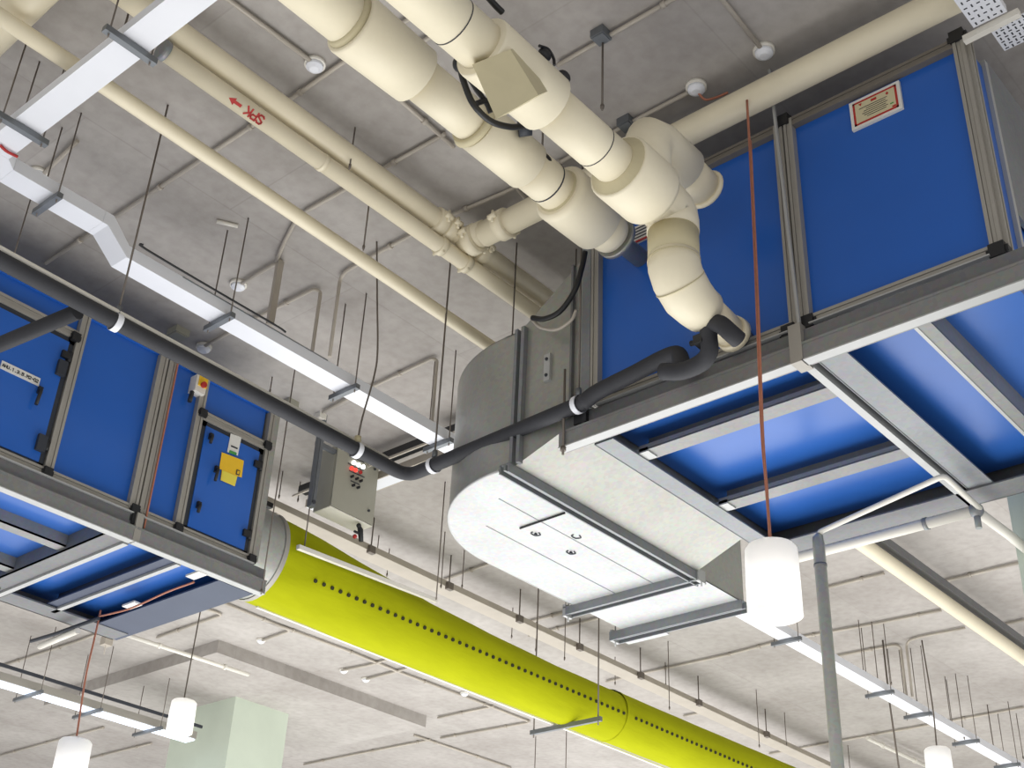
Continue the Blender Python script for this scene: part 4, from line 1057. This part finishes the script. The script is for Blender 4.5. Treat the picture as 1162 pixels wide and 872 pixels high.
# ------------------------------------------------------------------ single rods hanging from the slab
def rod(x, y, z0, label, r=0.0048, group=None, top=H):
    r *= 0.85; mb = MB(); mb.tube([(x, y, z0), (x, y, top)], r, 8); mb.tube([(x, y, z0+0.01), (x, y, z0+0.03)], r*1.8, 6)
    return tag(mb.build('threaded_rod', 'rod'), label, 'rod', group)
def rod_px(tp, bt, label, r=0.0048, group=None):
    a = at(*tp, z=H)
    best = min((abs(at(*bt, z=zz).y/at(*bt, z=zz).x-a.y/a.x)+0, zz) for zz in (3.0,))
    # height at which the vertical through a passes the lower sight point
    d = at(*bt, z=1.0)
    k = (a.x*d.x+a.y*d.y)/(d.x*d.x+d.y*d.y)
    return rod(a.x, a.y, k, label, r, group)
rod_px((403, 145), (396, 192), 'rod dropping to the SPK pipe left of the insulated pipes')
rod_px((424, 190), (408.5, 284), 'rod dropping to the slim cream pipe in the middle')
rod_px((586.5, 276), (575, 470), 'long rod hanging in front of the grey duct')
rod_px((617, 125), (617, 176), 'rod above the actuator of the left insulated pipe', 0.006)
rod_px((684, 40), (680, 125), 'rod above the right insulated pipe under the grey box', 0.006)
rod_px((150, 0), (143, 48), 'rod at the trunking top edge in the upper left', 0.006)
rod_px((45, 70), (25, 140), 'rod left of the trunking near the left edge')
rod_px((78, 70), (68, 107), 'short rod left of the trunking, nearest to the slim pipe')
rod_px((36, 222), (10, 312), 'rod from the slab to the black drain pipe at the far left')
rod_px((654, 283), (655, 500), 'rod along the corner post between grey duct and right blue unit')
rod_px((309, 428), (306, 447), 'short rod stub on the slab behind the black pipe')
rod_px((321, 535), (314, 566), 'short rod above the collar of the green duct')
rod_px((341, 547), (338, 570), 'short rod left of the control box bottom')
fr = [((430, 608), (427, 640)), ((442, 623), (440, 655)), ((505, 604), (500, 668)), ((527, 625), (523, 668)), ((582, 690), (580, 725)), ((609, 705), (608, 740)), ((642, 682), (638, 750)), ((698, 746), (698, 778)), ((758, 728), (758, 806)), ((755, 752), (755, 780)), ((858, 783), (859, 849)), ((890, 809), (890, 847))]
for a, b in fr: rod_px(a, b, 'thin rod hanging from the slab along the green duct', 0.005, 'rods along the green duct')
fr = [((974, 704), (979, 766)), ((989, 706), (996, 780)), ((1007, 737), (1010, 778)), ((1033, 736), (1038, 799)), ((1072, 768), (1077, 826)), ((1084, 765), (1092, 840)), ((1120, 800), (1126, 850)), ((1132, 809), (1139, 858)), ((1153, 810), (1160, 862)), ((962, 846), (966, 890))]
for a, b in fr: rod_px(a, b, 'thin rod hanging from the slab right of the galvanised pole', 0.005, 'rods right of the pole')
rod(4.335, 5.775, 2.79, 'thin rod passing the corner of the left unit in front of the duct collar')
rod_px((608, 836), (608, 900), 'thin rod at the bottom edge under the green duct trapeze', 0.006)
rod_px((643, 822), (643, 900), 'rod at the bottom edge right of the green duct trapeze', 0.006)
# hanger strap of the right unit
mb = MB(); a = at(876, 122, x=3.98); b = at(908, 385, x=3.98); mb.bar((3.985, a.y-0.0, H), (3.985, a.y-0.04, 2.9), 0.012, 0.012)
tag(mb.build('hanger_rod', 'steel_lip'), 'pale hanger rod beside the double post of the right blue unit', 'rod')
mb = MB(); mb.tube([(3.975, 3.255, 2.75), (3.975, 3.255, 3.2)], 0.006, 8); mb.tube([(3.975, 3.255, 2.77), (3.975, 3.255, 2.79)], 0.014, 6); tag(mb.build('hanger_rod', 'rod'), 'rod end poking below the left tip of the right unit base', 'rod')

# ------------------------------------------------------------------ lamps
def lamp(base, r, h, label, cord, bulb_r=0.055, energy=6, cord_m='orange', cord_r=0.006):
    """base: bottom centre of the shade; cord: points from the shade top to the slab"""
    bx, by, bz = base
    t = thing('pendant_lamp', base, label, 'lamp')
    mb = MB()
    prof = [(0.0, 1.0), (0.03, 1.0), (0.75, 0.985), (0.92, 0.97), (0.97, 0.86), (1.0, 0.55), (1.0, 0.2)]
    mb.tube([(bx, by, bz+h*a) for a, k in prof], [r*k for a, k in prof], 32, False); mb.build('lamp_shade', 'shade', t)
    mb = MB(); mb.tube([(bx, by, bz+h*0.62), (bx, by, bz+h*1.0), (bx, by, bz+h*1.05)], [0.024, 0.03, 0.016], 14); mb.build('lamp_holder', 'offwhite', t)
    mb = MB(); mb.ball((bx, by, bz+h*0.34), bulb_r*0.6, 18, 12, (1, 1, 1.25)); mb.build('bulb', 'bulb', t)
    mb = MB(); mb.tube(spline(cord, 6), cord_r, 8); mb.build('cord', cord_m, t)
    return t
L1 = at(880, 700, x=3.83)
lamp((L1.x, L1.y, L1.z), 0.097, 0.275, 'bright frosted cylinder lamp hanging below the right blue unit', [(L1.x, L1.y, L1.z+0.27), at(869, 545, x=3.83), at(864, 480, x=3.83), at(857, 300, x=3.84), at(852, 190, x=3.85), (3.86, at(850, 148, x=3.86).y, 4.15)], 0.075, 14)
mb = MB(); mb.tube(spline([at(873, 612, x=3.82), at(871, 560, x=3.82), at(866, 490, x=3.82), at(860, 330, x=3.83), at(852, 160, x=3.84)]), 0.004, 6)
tag(mb.build('wire', 'orange'), 'second orange wire twisted beside the cord of the bright lamp', 'wire')
k = 6.95
L2 = at(75, 893, y=k)
q0 = at(112, 703, y=k)
lamp((L2.x, L2.y, L2.z), 0.098, 0.275, 'frosted cylinder lamp cut by the bottom edge under the left blue unit', [(L2.x, L2.y, L2.z+0.27), at(97, 770, y=k), at(106, 730, y=k), q0, q0+Vector((0, 0.0, 0.06))], 0.06, 8)
L3 = at(203, 832, y=7.62)
lamp((L3.x, L3.y, L3.z), 0.09, 0.23, 'small bright lamp in front of the pale green column', [(L3.x, L3.y, L3.z+0.22), at(214, 765, y=7.62), (L3.x+0.02, 7.62, H)], 0.085, 10, 'rod', 0.005)
L4 = at(1068, 888, y=4.72)
lamp((L4.x, L4.y, L4.z), 0.115, 0.30, 'small distant frosted lamp at the bottom right', [(L4.x, L4.y, L4.z+0.29), at(1058, 800, y=4.74), (at(1046, 727, z=H).x, at(1046, 727, z=H).y, H)], 0.07, 6, 'rod', 0.007)
mb = MB(); a = at(1010, 802, z=3.77); mb.tube([(a.x+0.1, a.y, 2.4), (a.x, a.y, 3.8), (a.x, a.y, H)], 0.009, 8); tag(mb.build('cord', 'rod'), 'dark cord hanging to the bottom edge left of the small far lamp', 'cord')
# orange wiring under the left unit
mb = MB(); mb.tube(spline([q0+Vector((0, 0, 0.02)), at(125, 697, z=2.74), at(150, 690, z=2.74), at(190, 672, z=2.74), at(220, 661, z=2.74)]), 0.006, 8)
tag(mb.build('wire', 'orange'), 'orange wire strapped along the underside of the left unit to the lamp', 'wire')
for px, py, l in ((149, 692, 'lower'), (222, 658, 'upper')):
    p = at(px, py, z=2.77); mb = MB(); mb.box(p.x-0.03, p.x+0.03, p.y-0.06, p.y+0.06, 2.792, 2.804); tag(mb.build('label_plate', 'paper'), 'white tape patch at the %s end of the orange wire under the left unit' % l, 'label')
for px, py, l in ((92, 664, 'left'), (163, 638, 'right')):
    p = at(px, py, z=2.975); mb = MB(); mb.box(p.x-0.035, p.x+0.035, p.y-0.08, p.y+0.08, 2.972, 2.98); tag(mb.build('label_plate', 'paper'), 'pale sticker on the blue underside of the left unit, %s of two' % l, 'label')
mb = MB(); mb.tube([at(35, 728, z=2.74), at(62, 720, z=2.74), at(112, 702, z=2.74)], 0.012, 8); tag(mb.build('conduit', 'gasket'), 'dark conduit end under the left unit base near the left lamp', 'conduit')
mb = MB(); mb.tube([at(45, 734, z=2.72), at(88, 716, z=2.72)], 0.02, 8); tag(mb.build('conduit', 'offwhite'), 'pale conduit end under the left unit base near the left lamp', 'conduit')
p = at(120, 733, z=3.9); mb = MB(); mb.box(p.x-0.04, p.x+0.04, p.y-0.04, p.y+0.04, 3.9, 3.98); mb.tube([(p.x, p.y, 3.82), (p.x, p.y, H)], 0.006, 8); tag(mb.build('hanger_plate', 'conduit'), 'small grey plate hanging below the left unit beside the lamp cord', 'hanger')

# ------------------------------------------------------------------ pole and pipes under the right unit
pl = thing('galvanised_pole', (5.25, 2.70, -1.6), 'vertical galvanised pole rising to the base of the right blue unit', 'pole')
mb = MB(); mb.tube([(5.25, 2.71, -1.6), (5.25, 2.70, 2.64), (5.25, 2.70, 2.67), (5.252, 2.69, 2.69)], [0.031, 0.029, 0.027, 0.016], 18); mb.build('pole_shaft', 'galv', pl)
mb = MB(); mb.tube([(5.25, 2.70, 2.52), (5.25, 2.70, 2.535)], 0.032, 18); mb.build('joint_ring', 'steel_dk', pl)
cnd = [(5.252, 2.69, 2.68), at(930, 604, z=2.70), at(1071, 540, z=2.70), at(1112, 577, z=2.70)]
mb = MB(); mb.tube(fillet(cnd, 0.03, 4), 0.013, 10); tag(mb.build('conduit', 'offwhite'), 'white bent conduit from the pole top running under the right unit', 'conduit')
hp = thing('drain_pipe', (5.46, 2.4, 2.67), 'white pipe along the far lower edge of the right blue unit', 'pipe')
ya, yb2 = at(905, 634, z=2.70).y, at(1108, 580, z=2.70).y
mb = MB(); mb.tube([(5.455, ya, 2.70), (5.455, yb2, 2.70)], 0.026, 14); mb.build('pipe_run', 'offwhite', hp)
mb = MB(); mb.tube([(5.45, yb2, 2.70), (5.80, yb2-0.015, 2.70), (6.0, yb2-0.015, 2.70)], 0.024, 14); mb.build('pipe_run', 'offwhite', hp)
mb = MB(); q = Vector((5.455, yb2, 2.70)); mb.ball(q, 0.036, 12, 8); mb.tube([q, q-Vector((0, 0, 0.09))], 0.016, 8); mb.build('tee', 'steel', hp)
for py in (600,):
    q = at(1050, 594, z=2.70); mb = MB(); mb.tube([(5.455, q.y-0.01, 2.70), (5.455, q.y+0.01, 2.70)], 0.031, 14); mb.build('pipe_clip', 'steel', hp)
# metal trunking hugging the lower right cream pipes
mb = MB(); mb.bar((7.6, 3.93, 4.25), (14, 3.93, 4.25), 0.07, 0.07); tag(mb.build('cable_trunking', 'steel_dk'), 'dark metal trunking above the cream pipe at lower right', 'trunking')

# ================================================================== light
w = bpy.data.worlds.new('hall_world'); scene.world = w; w.use_nodes = True
nt = w.node_tree; bg = nt.nodes['Background']
tc = nt.nodes.new('ShaderNodeTexCoord'); sp = nt.nodes.new('ShaderNodeSeparateXYZ'); cr = nt.nodes.new('ShaderNodeValToRGB')
mr = nt.nodes.new('ShaderNodeMapRange'); mr.inputs['From Min'].default_value = -1; mr.inputs['From Max'].default_value = 1
nt.links.new(tc.outputs['Generated'], sp.inputs[0]); nt.links.new(sp.outputs['Z'], mr.inputs['Value']); nt.links.new(mr.outputs['Result'], cr.inputs['Fac'])
e = cr.color_ramp.elements
e[0].position = 0.0; e[0].color = (0.62, 0.61, 0.60, 1)
e[1].position = 0.66; e[1].color = (1.06, 1.055, 1.05, 1)
x_ = e.new(0.40); x_.color = (0.84, 0.835, 0.83, 1)
nt.links.new(cr.outputs['Color'], bg.inputs['Color']); bg.inputs['Strength'].default_value = 0.95


def area(name, loc, sx, sy, power, aim, col=(1, 1, 1)):
    ld = bpy.data.lights.new(name, 'AREA'); ld.shape = 'RECTANGLE'; ld.size = sx; ld.size_y = sy; ld.energy = power; ld.color = col
    ob = bpy.data.objects.new(name, ld); COL.objects.link(ob); ob.location = loc
    d = Vector(aim)-Vector(loc); ob.rotation_euler = d.to_track_quat('-Z', 'Y').to_euler(); return ob


area('floor_bounce_fill', (10.5, 8.0, -1.5), 15, 12, 1200, (10.5, 8.0, 4), (1, 0.995, 0.985))  # added unseen area light, stands in for bounce off a floor not built
area('floor_bounce_fill', (4.2, 3.2, -1.5), 2.5, 2.5, 30, (4.8, 3.4, 3), (1, 0.99, 0.98))  # smaller added fill aimed up at the duct and right unit, no lamp there

scene.view_settings.view_transform = 'Standard'
scene.view_settings.look = 'None'
scene.view_settings.exposure = 0.0
scene.cycles.max_bounces = 6
scene.cycles.use_denoising = True
